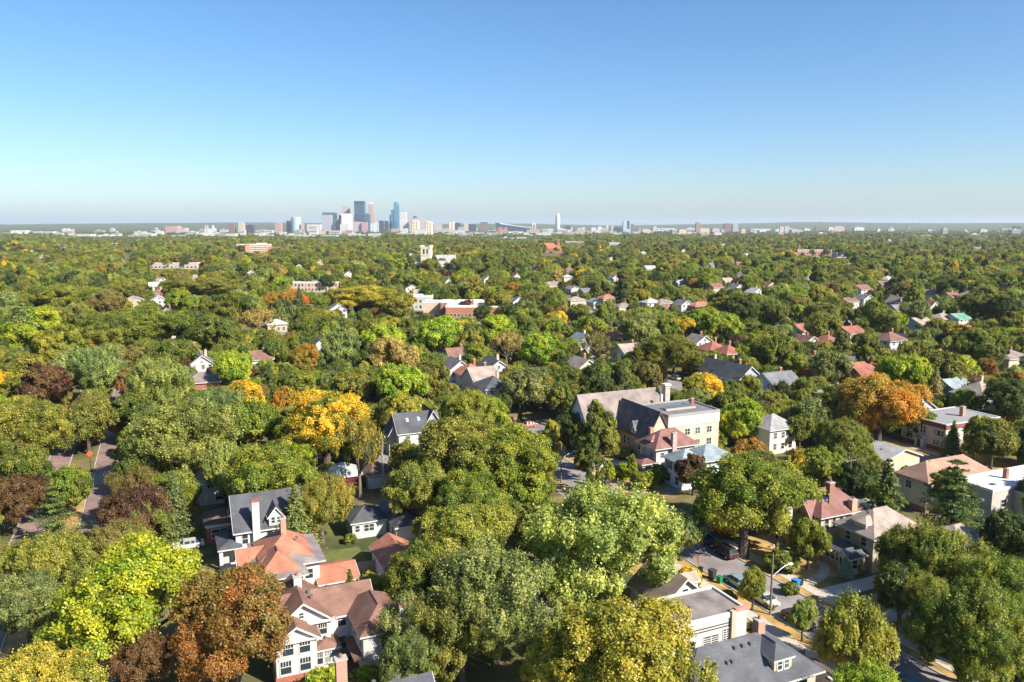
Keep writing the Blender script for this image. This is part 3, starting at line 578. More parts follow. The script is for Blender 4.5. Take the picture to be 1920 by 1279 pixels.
b.box('porch_roof', 16.9, 18.0, 80.4, 85.8, 2.7, 2.86, BROWN); b.box('deck', 15.6, 19.6, 79.0, 84.4, .5, .65, paint((.14,.07,.05), .8, .2, 2)); b.box('deck_rail', 15.5, 17.9, 79.0, 79.15, .65, 1.45, paint((.3,.14,.08))); b.box('deck_rail', 15.5, 15.65, 79.2, 82.5, .65, 1.45, paint((.3,.14,.08)))
b.chimney(12.6, 90.5, 6.5, 9.2, WHITE, .9, .8); b.vent(13.6, 89, 7.7); b.vent(13.7, 87.7, 7.7)
b.protect(535,1090,715,1255)
# --- grey roof with brick chimney at the bottom edge
b = Bld('house', 'grey-roofed house with brick chimney cut off by the bottom edge of the picture', 'house', 16.5, 67)
b.wall(11.5, 21, 63, 71, 4.6, TAN); b.gable(11.5, 21, 63, 71, 4.6, 3.2, 'u', CHAR, TAN, ov=.4); b.gable(16.6, 20.2, 61.2, 67, 4.6, 2.7, 'v', CHAR, TAN, ov=.3, name='cross_roof'); b.wall(16.6, 20.2, 61.3, 66, 4.6, TAN)
b.chimney(13.2, 68.8, 5, 10.2, PINKB, 1.0, .8)
for x in (14.6, 16.2, 18.4): b.vent(x, 68.6, 7.1)
b.wall(10.2, 12.6, 69, 72, 4.2, TAN); b.hip(10.2, 12.6, 69, 72, 4.2, 2.4, CHAR, ov=.3, name='turret_roof'); b.protect(610,1245,785,1279)
# --- garages by the alley
b = Bld('garage', 'white garage with dark hip roof and bush by its wall, left of the pair', 'garage', 28.6, 123.5, 'garages by the reddish fence'); b.wall(25.8, 31.4, 121, 126.4, 2.8, WHITE); b.hip(25.8, 31.4, 121, 126.4, 2.8, 1.9, CHAR, ov=.4); b.win('S', 28.5, 1.1, 1.6, 1.1, 121, 'pair'); b.win('S', 26.6, 1.2, .7, 1.0, 121); b.protect(655,945,728,1000)
b = Bld('garage', 'white garage with rounded dark roof and single dark window, right of the pair', 'garage', 34, 119.5, 'garages by the reddish fence'); b.wall(31.8, 36.3, 116.6, 122.5, 2.7, WHITE); b.hip(31.8, 36.3, 116.6, 122.5, 2.7, 1.7, CHAR, ov=.35); b.win('S', 35.0, 1.0, .9, 1.1, 116.6); b.win('W', 118.5, .9, .8, 1.2, 31.8); b.protect(730,955,785,1000)
b = Bld('shed', 'small shed with grey gable roof wedged behind the two white garages', 'shed', 34.2, 126.5); b.wall(32.4, 36, 124.6, 128.4, 2.6, paint((.3,.3,.3))); b.gable(32.4, 36, 124.6, 128.4, 2.6, 1.5, 'v', GREY, paint((.3,.3,.3)), ov=.3); b.protect(735,945,765,965)
b = Bld('garage', 'barn-red garage with pale grey-green hip roof', 'garage', 30.2, 148); b.wall(27.2, 33, 145.2, 151, 2.9, paint((.12,.022,.022))); b.hip(27.2, 33, 145.2, 151, 2.9, 2.0, shingle((.42,.45,.42)), ov=.4); b.box('trim_board', 29.0, 29.9, 145.1, 145.2, 1.6, 2.4, paint((.6,.3,.28))); b.protect(615,880,662,920)
b = Bld('garage', 'white garage with brown hip roof beside the barn-red one', 'garage', 36.5, 147); b.wall(34, 39, 144.2, 149.5, 2.8, WHITE); b.hip(34, 39, 144.2, 149.5, 2.8, 1.7, DKBROWN, ov=.4); b.box('garage_door', 34.6, 37.4, 144.1, 144.2, 0, 2.2, paint(.6)); b.protect(655,885,700,930)
# --- dark grey house with skylights
b = Bld('house', 'dark grey-roofed house with two skylights in a clearing left of centre', 'house', 49, 166)
b.wall(45.2, 54.5, 161.8, 169, 5.6, paint((.6,.6,.56))); b.gable(45.2, 54.5, 161.8, 169, 5.6, 3.4, 'u', CHAR, paint((.35,.36,.38)), ov=.4); b.gable(51.5, 55.5, 163.5, 172, 6.2, 3.2, 'v', CHAR, paint((.35,.36,.38)), ov=.3, name='cross_roof'); b.gable(43.6, 46.4, 164.2, 168, 5.0, 2.4, 'v', CHAR, paint((.35,.36,.38)), ov=.3, name='cross_roof')
b.wall(43.6, 46, 164.2, 168, 5, paint((.35,.36,.38)))
for x in (47.7, 50.3):
    o = b._o(MB().box(-.3,.3,-.5,.5,0,.12), 'skylight', glass((.35,.45,.55), .1)); o.location = (x-b.u, 163.9-b.v, 7.75); o.rotation_euler[0] = math.atan(3.4/3.6)
b.win('S', 47.2, 3.3, 1, 1.4, 161.8); b.win('S', 50.2, 3.3, 1, 1.4, 161.8); b.win('W', 166, 3, 1, 1.3, 43.6); b.protect(728,765,800,830)
# --- church complex
b = Bld('church', 'church with tan gable roofs, arched front window and cream flat-roofed hall', 'church', 97, 146)
STUC = paint((.62,.58,.5), .8, .12, .4)
b.wall(84.2, 105, 147.6, 157.2, 6.2, STUC); b.gable(84.2, 105, 147.6, 157.2, 6.2, 6.2, 'u', ROSE, STUC, ov=.6, trim=paint((.16,.09,.06)))
ar = MB(); pts = []
for k in range(13):
    t = math.pi*k/12; pts.append((152.4-97-b.v+97+1.25*math.cos(t), 6.6+1.9*math.sin(t)))
ar.poly([(84.13-b.u, 152.4-b.v+1.25, 3.6)]+[(84.13-b.u, 152.4-b.v+1.25*math.cos(math.pi*k/12), 6.6+1.9*math.sin(math.pi*k/12)) for k in range(13)]+[(84.13-b.u, 152.4-b.v-1.25, 3.6)]); o = b._o(ar, 'arched_window', PANE)
for dy in (-.45, .45): b.box('mullion', 84.05, 84.13, 152.4+dy-.06, 152.4+dy+.06, 3.6, 8.0, TRIM, o)
b.box('window_sill', 84.0, 84.2, 150.9, 153.9, 3.4, 3.6, TRIM, o)
SLATE = shingle((.13,.108,.112), .3)
b.wall(91.6, 97.15, 135.4, 147.5, 6.2, TBRICK); b.gable(91.6, 97.15, 135.4, 150, 6.2, 5.0, 'v', SLATE, CREAM, ov=.5, rake=.35, trim=paint((.26,.11,.08))); b.box('brick_band', 91.5, 97.25, 135.25, 135.4, 5.5, 6.4, PINKB); b.chimney(92.2, 135.2, 3, 8.2, PINKB, .9, .8, False)
b.dormer('W', 140.6, 91.3, 5.0, 1.6, 2.0, 2.2, 1.4, SLATE, paint((.7,.66,.58)), 'gable', 1, .5, .8)
for v in (137.0, 138.4, 142.8, 144.4): b.win('W', v, 2.6, .8, 1.7, 91.6)
for x in (93.2, 94.4, 95.6): b.win('S', x, 3.4, .8, 1.6, 135.4)
HALL = paint((.50,.42,.32), .75, .14, .4)
b.wall(97.2, 110.6, 136.2, 147.4, 7.4, HALL); b.box('upper_wall', 97.1, 110.7, 136.1, 147.5, 7.4, 9.8, paint((.52,.485,.42), .7, .14, .4)); b.flat(97.2, 110.6, 136.2, 147.4, 9.8, paint((.17,.165,.17), .9, .25, .4), paint((.3,.29,.28)), ph=.35)
for x in (99.3, 102.2, 104.9, 108): b.win('S', x, 5.3, 1.2, 1.35, 136.2, 'pair'); b.win('S', x, 2.4, 1.2, 1.6, 136.2, 'pair')
sk = b.box('skylight_curb', 99.6, 107.4, 140.4, 141.0, 9.86, 10.2, paint((.5,.35,.25)))
for k in range(13):
    o = b._o(MB().box(-.2,.2,-.7,.7,0,.08), 'skylight_pane', glass((.09,.16,.19), .3), sk); o.location = (99.95+k*.59-b.u, 141.7-b.v, 10.35); o.rotation_euler[0] = .28
b.box('stack', 105.8, 107.1, 149.8, 151.1, -.1, 13.2, paint((.40,.36,.31), .8, .2, 1)); b.box('stack_cap', 105.6, 107.3, 149.6, 151.3, 13.2, 13.6, paint((.6,.57,.5))); b.box('flue_pot', 103.3, 103.8, 147.9, 148.4, 9.8, 11.8, TRIM); b.chimney(108.6, 143.5, 9.8, 11.2, RBRICK, .7, .7)
b.protect(1065,730,1350,840)
# --- red hip-roofed house by the church
b = Bld('house', 'white house with red hip roof and red porch roof in front of the church', 'house', 93.8, 132.6)
b.wall(89.2, 98.6, 128.8, 134.6, 5.7, WHITE); b.hip(89.2, 98.6, 128.8, 134.6, 5.7, 2.9, MAROON, ov=.8, trim=TRIM); b.dormer('W', 131.8, 89.4, 6.0, 1.9, .8, 2.4, .8, MAROON, TRIM, 'hip', 2, .5, .45)
b.chimney(93.0, 128.3, -.1, 8.6, paint((.42,.33,.27), .8, .2, 2), 1.0, .8); b.win('W', 130.3, 3.5, 1.0, 1.2, 89.2, 'pair'); b.win('W', 133.2, 3.5, 1.0, 1.2, 89.2, 'pair'); b.win('S', 90.6, 3.6, .8, 1.0, 128.8); b.win('S', 96, 3.5, 1.2, 1.2, 128.8, 'pair'); b.win('S', 98, 3.5, .7, 1.2, 128.8)
b.wall(86.2, 89.2, 129.2, 134.2, 2.6, WHITE); b.hip(86.2, 89.6, 129.2, 134.2, 2.7, .9, MAROON, ov=.5)
for v in (130.2, 131.7, 133.2): b.win('W', v, .9, 1.1, 1.3, 86.2)
b.win('S', 87.6, .9, 1.4, 1.3, 129.2); b.protect(1188,805,1310,870)
# --- white house with blue-grey roof
b = Bld('house', 'white house with blue-grey hip roof beside the dark purple tree', 'house', 94.6, 122)
BW = paint((.66,.70,.74)); b.wall(88.4, 100.4, 119.2, 124.8, 5.3, BW); b.hip(88.4, 94, 119.2, 124.8, 5.3, 2.0, BLUEG, ov=.55, name='roof_front'); b.hip(93, 100.4, 118.9, 125.1, 5.35, 2.2, BLUEG, ov=.6)
for v in (120.6, 123.2):
    b.win('W', v, 3.4, .95, 1.3, 88.4); b.win('W', v, .8, .95, 1.5, 88.4)
    for dv in (-.75, .75): b.box('shutter', 88.3, 88.38, v+dv-.2, v+dv+.2, 3.3, 4.8, paint((.12,.16,.2)))
b.win('S', 90, 3.4, .9, 1.3, 119.2); b.win('S', 98, 3.4, .9, 1.3, 118.95); b.vent(97, 121, 6.6); b.box('patio_rug', 85.6, 88.2, 119.3, 120.8, .02, .06, paint((.1,.25,.42))); b.protect(1240,835,1380,900)
# --- maroon-roofed and tan houses on the right
b = Bld('house', 'cream house with maroon hip roof, two tall brick chimneys and skylights', 'house', 95, 90)
b.wall(91.2, 99.6, 87.2, 93.2, 5.6, CREAM); b.hip(91.2, 99.6, 87.2, 93.2, 5.6, 3.2, MAROON, ov=.8); b.gable(90.2, 94, 88.2, 91, 5.4, 1.9, 'u', MAROON, CREAM, ov=.4, name='cross_roof')
b.chimney(94.0, 88.4, 6, 10.2, BBRICK, 1.0, .8); b.chimney(97.4, 86.9, -.1, 7.4, TBRICK, 1.1, .8)
for x, y in ((93.2, 90.3), (93.4, 88.6)):
    o = b._o(MB().box(-.3,.3,-.45,.45,0,.1), 'skylight', glass((.25,.4,.65), .1)); o.location = (x-b.u, y-b.v, 7.6); o.rotation_euler = (0, -.7, 0)
b.win('S', 92.4, 3.2, .8, 1.8, 87.2); b.win('S', 93.9, 3.2, .7, 1.8, 87.2); b.win('S', 95.4, 3.2, .8, 1.6, 87.2); b.win('W', 89.5, 3.3, 1, 1.4, 91.2)
b.wall(88.6, 91.2, 87.8, 92.4, 2.7, CREAM); b.hip(88.6, 91.4, 87.8, 92.4, 2.7, .8, DKBROWN, ov=.4); b.protect(1495,910,1620,1000)
b = Bld('house', 'tan house with brown hip roof, boxy dormer and glazed porch', 'house', 95.5, 81)
b.wall(91.9, 101, 77.9, 84.2, 5.5, TAN); b.hip(91.9, 101, 77.9, 84.2, 5.5, 2.8, TANR, ov=.8); b.dormer('W', 80.6, 92.0, 5.9, 2.2, 1.0, 3.0, .7, TANR, paint((.5,.42,.34)), 'hip', 0); b.vent(93.6, 80.6, 8.0); b.vent(96, 81.6, 8.2)
b.win('W', 82.5, 3.6, .9, 1.2, 91.9); b.win('W', 79.6, 3.6, 1.0, 1.3, 91.9); b.win('S', 94, 3.5, 1, 1.3, 77.9); b.win('S', 98, 3.5, 1, 1.3, 77.9)
b.wall(89.2, 91.9, 78.8, 84.6, 2.7, paint((.45,.38,.31))); b.hip(89.2, 92.2, 78.8, 84.6, 2.7, .9, CHAR, ov=.45); b.gable(88.2, 90.5, 78.5, 80.9, 2.7, .9, 'u', CHAR, TRIM, ov=.25, name='porch_gable'); b.wall(88.3, 90, 78.6, 80.8, 2.7, TRIM)
for v in (81.6, 82.6, 83.6): b.win('W', v, .9, .75, 1.3, 89.2)
for v in (79.1, 79.7, 80.3): b.win('W', v, 1.0, .42, 1.2, 88.3, 'plain')
b.win('S', 89.2, 1.0, .9, 1.3, 78.6); b.box('awning', 88.2, 89.2, 82.2, 84.4, 2.3, 2.5, paint((.55,.45,.33))); b.protect(1555,960,1650,1050)
b = Bld('house', 'cream stucco house with copper-brown hip roof behind the tall pine', 'house', 128, 95)
b.wall(120.4, 136, 91.8, 97.5, 5.8, paint((.6,.52,.4))); b.hip(120.4, 136, 91.8, 97.5, 5.8, 2.6, COPPER, ov=.7, trim=paint((.3,.22,.17))); b.win('W', 95.5, 3.6, 1.0, 1.3, 120.4, 'pair'); b.win('S', 123, 3.4, 1, 1.4, 91.8); b.win('S', 127, 3.4, 1, 1.4, 91.8); b.box('foundation', 120.3, 136.1, 91.7, 97.6, -.1, 1.0, BBRICK); b.vent(124, 94.6, 8.1); b.vent(130, 95.4, 8.1); b.protect(1690,870,1790,940)
b = Bld('apartment_building', 'grey flat-roofed building with bright white roof and chimney at right edge', 'building', 132.5, 87)
CONCW = paint((.46,.42,.38), .85, .15, .5); b.wall(126, 146, 83.8, 90.8, 5.7, CONCW); b.flat(126, 146, 83.8, 90.8, 5.8, paint((.68,.67,.66), .8, .12, .3), paint((.62,.6,.57)), ph=.22); b.chimney(134.5, 87.4, 5.8, 7.6, BBRICK, .7, .7, False); b.box('roof_hatch', 128.6, 129.6, 85.6, 86.4, 5.86, 6.0, paint(.1)); b.wall(131.5, 146, 80.5, 83.8, 5.0, CONCW); b.flat(131.5, 146, 80.5, 83.75, 5.0, paint((.5,.5,.5)), CONCW, ph=.3); b.win('W', 87, 2.5, 1.0, 1.3, 126); b.win('S', 129, 2.6, 1.2, 1.3, 83.8); b.win('S', 135, 2.6, 1.0, 1.3, 80.5); b.protect(1810,875,1920,960)
b = Bld('garage', 'garage with pale olive hip roof behind the maroon-roofed house', 'garage', 106, 92); b.wall(103.4, 109, 89.6, 95, 2.8, paint((.6,.55,.45))); b.hip(103.4, 109, 89.6, 95, 2.8, 1.9, MOSS, ov=.5); b.box('garage_door', 104.4, 107.4, 89.5, 89.6, 0, 2.2, paint(.6)); b.protect(1575,908,1640,935)
b = Bld('garage', 'long garage with lilac-grey gable roof left of the maroon-roofed house', 'garage', 97, 103); b.wall(93, 101, 100, 106, 2.9, WHITE); b.gable(93, 101, 100, 106, 2.9, 1.9, 'v', shingle((.36,.33,.335)), WHITE, ov=.4); b.protect(1480,885,1525,920)
b = Bld('house', 'low house with brown hip roof between pine and big maples at right', 'house', 108, 77); b.wall(104, 112, 73.5, 80, 3.4, TAN); b.hip(104, 112, 73.5, 80, 3.4, 2.0, TANR, ov=.6); b.win('S', 106, 1.2, 1.1, 1.3, 73.5); b.win('W', 76, 1.2, 1.1, 1.3, 104); b.protect(1775,980,1865,1015)
b = Bld('house', 'white house with grey roof between trees, left of the orange elm tree', 'house', 124, 134); b.wall(120.5, 128, 131, 138, 5.6, paint((.75,.68,.5))); b.hip(120.5, 128, 131, 138, 5.6, 2.6, shingle((.3,.29,.29)), ov=.6)
for x in (122, 124.2, 126.4): b.win('S', x, 3.5, .9, 1.3, 131); b.win('S', x, 1.0, .9, 1.3, 131)
b.protect(1440,770,1480,830)
b = Bld('garage', 'wide garage with pale grey roof across the street from the apartment house', 'garage', 137.5, 113.5); b.wall(132.5, 142, 110.5, 117, 3.0, CREAM); b.gable(132.5, 142, 110.5, 117, 3.0, 1.7, 'v', shingle((.36,.35,.34)), CREAM, ov=.5); b.vent(135, 114, 3.9); b.protect(1665,835,1730,870)
# --- cream apartment house
b = Bld('apartment_building', 'two-storey cream apartment house with maroon parapet and arched entrance', 'apartment house', 167, 122)
APT = paint((.6,.54,.47), .75, .1, .5); MAR = paint((.24,.09,.075), .75, .15, .6)
b.wall(157.6, 175.5, 116.6, 128, 5.2, APT); b.box('parapet_band', 157.45, 175.65, 116.45, 128.15, 5.2, 6.15, MAR); b.flat(157.6, 175.5, 116.6, 128, 6.2, paint((.20,.21,.235), .85, .3, .25, dirt=(.29,.27,.25)), paint((.58,.56,.52)), ph=.18, pt=.35); b.box('foundation', 157.5, 175.6, 116.5, 128.1, -.1, .9, MAR)
for v in (118.3, 126.2):
    for dv, ww in ((-.95,.5),(0,.8),(.95,.5)): b.win('W', v+dv, 3.4, ww, 1.15, 157.6); b.win('W', v+dv, 1.15, ww, 1.1, 157.6)
for dv in (-.4, .4): b.win('W', 122.3+dv, 3.2, .45, 1.5, 157.6)
b.box('porch', 156.4, 157.6, 121.2, 123.4, -.1, 2.0, TRIM); b.box('entrance_door', 156.3, 156.4, 121.9, 122.7, 0, 1.8, paint((.05,.07,.08)))
ar = MB()
for k in range(8):
    t0, t1 = math.pi*k/8, math.pi*(k+1)/8; ar.poly([(156.2-b.u, 122.3-b.v+1.3*math.cos(t0), 2.0+.6*math.sin(t0)), (156.2-b.u, 122.3-b.v+1.3*math.cos(t1), 2.0+.6*math.sin(t1)), (157.6-b.u, 122.3-b.v+1.3*math.cos(t1), 2.0+.6*math.sin(t1)), (157.6-b.u, 122.3-b.v+1.3*math.cos(t0), 2.0+.6*math.sin(t0))])
b._o(ar, 'entrance_hood', TRIM)
for x in (160, 164, 166.5, 169, 171.5): b.win('S', x, 3.5, .7, .9, 116.6)
b.chimney(168.6, 121, 6.2, 8.4, PINKB, .9, .9); b.wall(165.5, 174, 112, 116.6, 3.2, MAR); b.flat(165.5, 174, 112, 116.5, 3.2, paint((.5,.56,.62)), paint((.2,.2,.22)), ph=.2); b.win('S', 168, 1.2, 1.0, 1.2, 112); b.win('S', 171, 1.2, 1.0, 1.2, 112); b.protect(1714,765,1800,830)
# ---------------------------------------------------------------- houses in the middle distance
AUTO = []      # things whose label is finished by what they stand next to
WN = {'white':WHITE, 'cream':CREAM, 'tan':TAN, 'grey':paint((.33,.36,.40)), 'brick':RBRICK}
RN = {'grey':GREY, 'charcoal':CHAR, 'brown':BROWN, 'red':REDTILE, 'tan':TANR, 'orange':ORANGE, 'blue-grey':BLUEG, 'rose':ROSE, 'pale grey':shingle((.42,.42,.40)), 'maroon':MAROON, 'green':shingle((.13,.30,.22))}
def mid(cx, ye, wu, dv, ez, rt, rise, wl, rf, axis='v', ch=True, pad=3, lite=False):
    u, v = GUV(cx, ye, ez); b = Bld('house', None, 'house', u, v, 'houses among the trees'); W_, R_ = WN[wl], RN[rf]
    u0, u1, v0, v1 = u-wu/2, u+wu/2, v-dv/2, v+dv/2
    b.wall(u0, u1, v0, v1, ez, W_)
    (b.hip(u0, u1, v0, v1, ez, rise, R_, ov=.6) if rt == 'hip' else b.gable(u0, u1, v0, v1, ez, rise, axis, R_, W_, ov=.5) if rt == 'gable' else b.flat(u0, u1, v0, v1, ez, R_, TRIM))
    side, pl = ('W', u0) if u > 0 else ('E', u1)
    for z in ([1.0, 3.6] if ez > 4.6 else [1.1]):
        for k in ((-.22, .22) if lite else (-.28, .05, .32)): b.win('S', u+k*wu, z, 1.0, 1.35, v0, 'sash')
        for k in (() if lite else (-.25, .25)): b.win(side, v+k*dv, z, .95, 1.35, pl, 'sash')
    if rt == 'gable' and axis == 'v': b.win('S', u, ez+.5, .8, .9, v0, 'sash')
    if ch: b.chimney(u+wu*.2, v+dv*.1, ez, ez+rise+1.0, [RBRICK, PBRICK][int(cx) % 2], .75, .75, ez > 4.6)
    x, y, s = PX(b.e.location.x, b.e.location.y, ez*.7); hw = (wu+dv)*.42*s
    BUILD.append((x-hw*.42, ye-rise*s*.8, x+hw*.48, ye-.5, b.e.location.y))
    AUTO.append(dict(o=b.e, desc=f'{wl} house with {rf} {rt if rt != "flat" else "flat"} roof', px=x, py=y)); return b
for a in [(298,562,9,9,5.4,'gable',2.6,'white','pale grey','v'), (312,588,9,10,5,'gable',3.2,'white','charcoal','v'), (326,612,11,9,4.6,'hip',2.4,'white','rose'), (290,536,8,8,5,'gable',2.8,'white','pale grey','u'),
 (377,680,8,9,5,'gable',3.0,'white','grey','v'), (358,662,7,7,5,'gable',2.6,'white','tan','v'), (378,712,10,9,4.4,'hip',2.4,'brick','rose'), (405,592,8,7,3.6,'gable',2,'white','grey','v'), (487,670,8,8,4.6,'gable',2.4,'white','brown','u'), (518,606,9,8,4,'hip',2,'tan','pale grey'), (600,648,8,8,5,'gable',3,'white','charcoal','v'),
 (632,578,9,9,5.2,'gable',3,'white','grey','v'), (855,690,8,9,5.4,'gable',3,'white','grey','v'), (882,698,8,9,5.2,'hip',2.8,'white','orange'), (902,708,8,10,5.4,'gable',3.2,'cream','tan','u'), (925,722,8,9,5.6,'hip',2.6,'white','charcoal'), (925,690,9,9,5.4,'gable',3,'white','charcoal','v'), (858,668,8,8,5.2,'gable',3,'white','brown','u'), (880,672,7,7,5,'gable',2.4,'grey','blue-grey','v'),
 (1091,640,8,9,5,'gable',3.2,'white','blue-grey','v'), (1148,632,10,9,5,'hip',2.6,'cream','orange'), (1090,688,8,9,5.4,'gable',3,'cream','tan','v'), (1180,660,9,10,5.6,'gable',3,'white','tan','u'), (1336,654,9,9,5.6,'hip',2.8,'white','red'), (1364,660,7,8,5.6,'hip',2.6,'cream','red'), (1337,690,7,10,5.0,'gable',3,'white','charcoal','v'), (1382,704,9,12,5.2,'gable',3.6,'grey','charcoal','v'), (1310,640,8,8,5,'gable',2.6,'white','rose','v'),
 (1074,541,8,10,4.4,'gable',2,'white','rose','v'), (1098,546,8,9,4.4,'gable',2,'cream','grey','u'), (1078,562,11,9,4.4,'hip',2,'cream','tan'), (1140,558,12,9,4.4,'hip',2.2,'cream','orange'), (1118,566,8,8,4.4,'gable',2,'white','blue-grey','v'), (1082,586,14,9,4.2,'gable',2,'white','rose','u'), (1218,566,10,10,5.6,'hip',2.4,'white','pale grey'), (1243,568,12,10,5,'hip',2.8,'brick','rose'), (1280,570,8,9,5,'gable',2.4,'white','grey','v'), (1312,572,13,9,4.6,'hip',2,'brick','orange'), (1064,519,12,10,5,'hip',2,'white','pale grey'), (1035,533,10,8,4.4,'gable',2,'cream','rose','u'), (1168,574,10,8,4.2,'hip',2,'cream','rose'), (1150,522,9,9,5,'gable',3,'white','grey','v'),
 (968,565,8,9,5.2,'gable',3,'white','grey','v'), (838,530,8,9,5.6,'gable',3.4,'white','grey','v'), (966,520,9,9,5.4,'gable',3.4,'white','brown','v'), (912,524,8,9,5,'gable',3,'white','rose','v'), (652,514,9,9,5,'gable',3,'white','brown','v'), (770,540,10,8,5,'gable',2.6,'white','charcoal','v'),
 (1505,618,9,9,4.8,'gable',2.6,'cream','red','u'), (1550,640,8,9,5,'hip',2.6,'white','red'), (1592,622,9,10,5,'gable',2.4,'white','red','u'), (1668,636,10,9,5.2,'hip',3.0,'white','brown'), (1692,638,8,8,4.4,'gable',2.6,'white','charcoal','v'), (1522,680,9,9,5,'hip',2.6,'brick','brown'), (1600,686,8,9,5,'gable',3,'white','blue-grey','v'), (1620,698,12,10,4.8,'gable',3.4,'brick','red','u'), (1456,714,10,9,5,'gable',2.6,'grey','grey','u'), (1562,735,13,12,4.6,'flat',0,'tan','pale grey'), (1510,640,8,8,4.6,'gable',2.4,'white','brown','v'), (1590,564,10,8,4.4,'gable',2,'white','brown','u'), (1680,566,9,8,5.4,'gable',3,'cream','rose','v'), (1682,580,9,8,4.6,'gable',2.6,'grey','grey','u'), (1765,596,12,10,4.6,'hip',2.4,'tan','tan'), (1794,596,9,9,5,'gable',2.2,'white','green','u'), (1722,605,9,10,5.6,'gable',2.4,'grey','tan','u'), (1783,556,9,9,5.6,'gable',2.6,'cream','brown','u'), (1888,588,9,9,5,'gable',3,'white','grey','v'), (1835,738,9,9,5.8,'hip',3.4,'white','tan'), (1785,725,8,8,4.4,'gable',2.4,'grey','blue-grey','u'), (1758,675,9,8,5,'hip',2.4,'white','pale grey'), (1890,668,12,9,4.6,'hip',2.2,'cream','rose'), (1820,652,10,9,4.6,'hip',2.2,'cream','maroon'), (1742,574,8,8,5.6,'gable',3,'white','brown','v'), (1700,760,9,9,5,'gable',3,'white','grey','v'), (1458,602,9,9,5,'gable',3,'white','brown','v'), (1620,560,9,8,5,'gable',2.6,'white','grey','v'),
 (1000,505,10,9,5,'gable',3,'white','grey','v'), (560,500,9,9,5,'gable',3,'white','grey','v'), (470,512,9,9,5,'gable',3,'white','grey','v'), (120,466,16,12,6,'hip',3,'cream','rose'), (215,458,14,12,6,'gable',3,'white','pale grey','u'), (1380,540,9,9,5,'gable',3,'white','grey','v'), (1415,548,10,9,5,'gable',3,'white','pale grey','v'), (1440,536,9,9,5,'gable',3,'cream','brown','v'), (1335,498,9,9,5,'gable',3,'white','grey','u'), (1362,528,9,9,5,'gable',3,'cream','tan','u'), (1145,486,10,9,6,'gable',3,'white','pale grey','v'), (1172,492,12,9,5,'hip',2,'white','blue-grey'), (1205,474,12,10,6,'hip',2,'white','pale grey'), (1280,470,12,10,6,'gable',3,'white','grey','v'), (1355,460,12,10,6,'gable',3,'white','pale grey','v')]:
    mid(*a)

rh = random.Random(41); used = []
for i in range(400):
    x, y = rh.uniform(30, 1890), 462+ (rh.random()**1.3)*100
    if len(used) >= 30: break
    if any(abs(x-a) < 26 and abs(y-b_) < 9 for a, b_ in used) or any(c[0]-8 < x < c[2]+8 and c[1]-6 < y < c[3]+6 for c in BUILD) or (700 < x < 960 and y > 455): continue
    used.append((x, y)); rt = rh.choice(['hip','gable','gable']); mid(x, y, rh.uniform(8,12), rh.uniform(8,11), rh.uniform(4.4,5.8), rt, rh.uniform(2.2,3.2), rh.choice(['white','cream','tan','tan','grey','brick']), rh.choice(['grey','charcoal','brown','tan','rose','pale grey','maroon','blue-grey']), rh.choice('uv'), rh.random() < .6, 3, True)
# ---------------------------------------------------------------- far public buildings
def flatblock(px0, px1, ytop, D, dep, h, wall, deck, label, cat='building', name='building', rows=0, bays=0):
    """flat-roofed block whose roof edge spans px0..px1 at distance D"""
    s = FPX/D; X = ((px0+px1)/2-960)/s; wd = (px1-px0)/s; b = Bld(name, label, cat, *WUV(X, D), rot=0.0); b.e.location = (X, D, 0); b.u = b.v = 0
    b.box('wall', -wd/2, wd/2, 0, dep, -.1, h, wall); b.flat(-wd/2, wd/2, 0, dep, h, deck, paint((.72,.68,.62)), ph=.6, pt=.5)
    for r in range(rows):
        for k in range(bays): b.win('S', -wd/2+wd*(k+.5)/bays, 1.3+r*3.4, wd/bays*.5, 1.7, 0, 'plain')
    x0, y0, _ = PX(X-wd/2, D, h); BUILD.append((px0, y0-3, px1, y0+h*s*.7, D)); return b, wd
# stone church with square tower
D = 880; b = Bld('church', 'pale limestone church with square belfry tower and long grey roofs', 'church', 0, 0); b.e.location = (-96, D, 0); b.e.rotation_euler[2] = R(-6); b.u = b.v = 0
LIME = paint((.66,.58,.46), .8, .15, .15); SLG = shingle((.40,.39,.38))
b.wall(-5.5, 5.5, 0, 11, 26, LIME); b.box('belfry_band', -5.8, 5.8, -.3, 11.3, 17.6, 18.3, LIME)
for x in (-4.9, 4.9):
    for y in (.6, 10.4): b._o(MB().box(x-1.1, x+1.1, y-1.1, y+1.1, 26, 29), 'pinnacle', LIME)
b.box('parapet', -3.8, 3.8, -.15, .5, 26, 27.4, LIME)
for x in (-1.9, 1.9): b.win('S', x, 19.4, 2.0, 5.4, 0, 'plain')
b.wall(5.5, 32, 2, 16, 11, LIME); b.gable(5.5, 32, 2, 16, 11, 7, 'u', SLG, LIME, ov=.6); b.wall(6, 38, -9, 2, 6.5, LIME); b.gable(6, 38, -9, 2, 6.5, 5.5, 'u', SLG, LIME, ov=.6)
for k in range(6): b.win('S', 9+k*5, 2.2, 1.6, 3.4, -9, 'plain')
b.wall(-16, -5.5, 2, 12, 9, LIME); b.gable(-16, -5.5, 2, 12, 9, 5.5, 'u', SLG, LIME, ov=.4); b.gable(-4.5, 4.5, -3, 3, 8, 5, 'v', SLG, LIME, ov=.3, name='entrance_roof'); b.wall(-4.5, 4.5, -3, 2, 8, LIME)
b._o(MB().frustum(8.2, -10, -.1, 9, 1.6, 1.6, 8), 'turret', LIME); b._o(MB().frustum(8.2, -10, 9, 15, 2.1, .1, 8), 'turret_spire', CHAR)
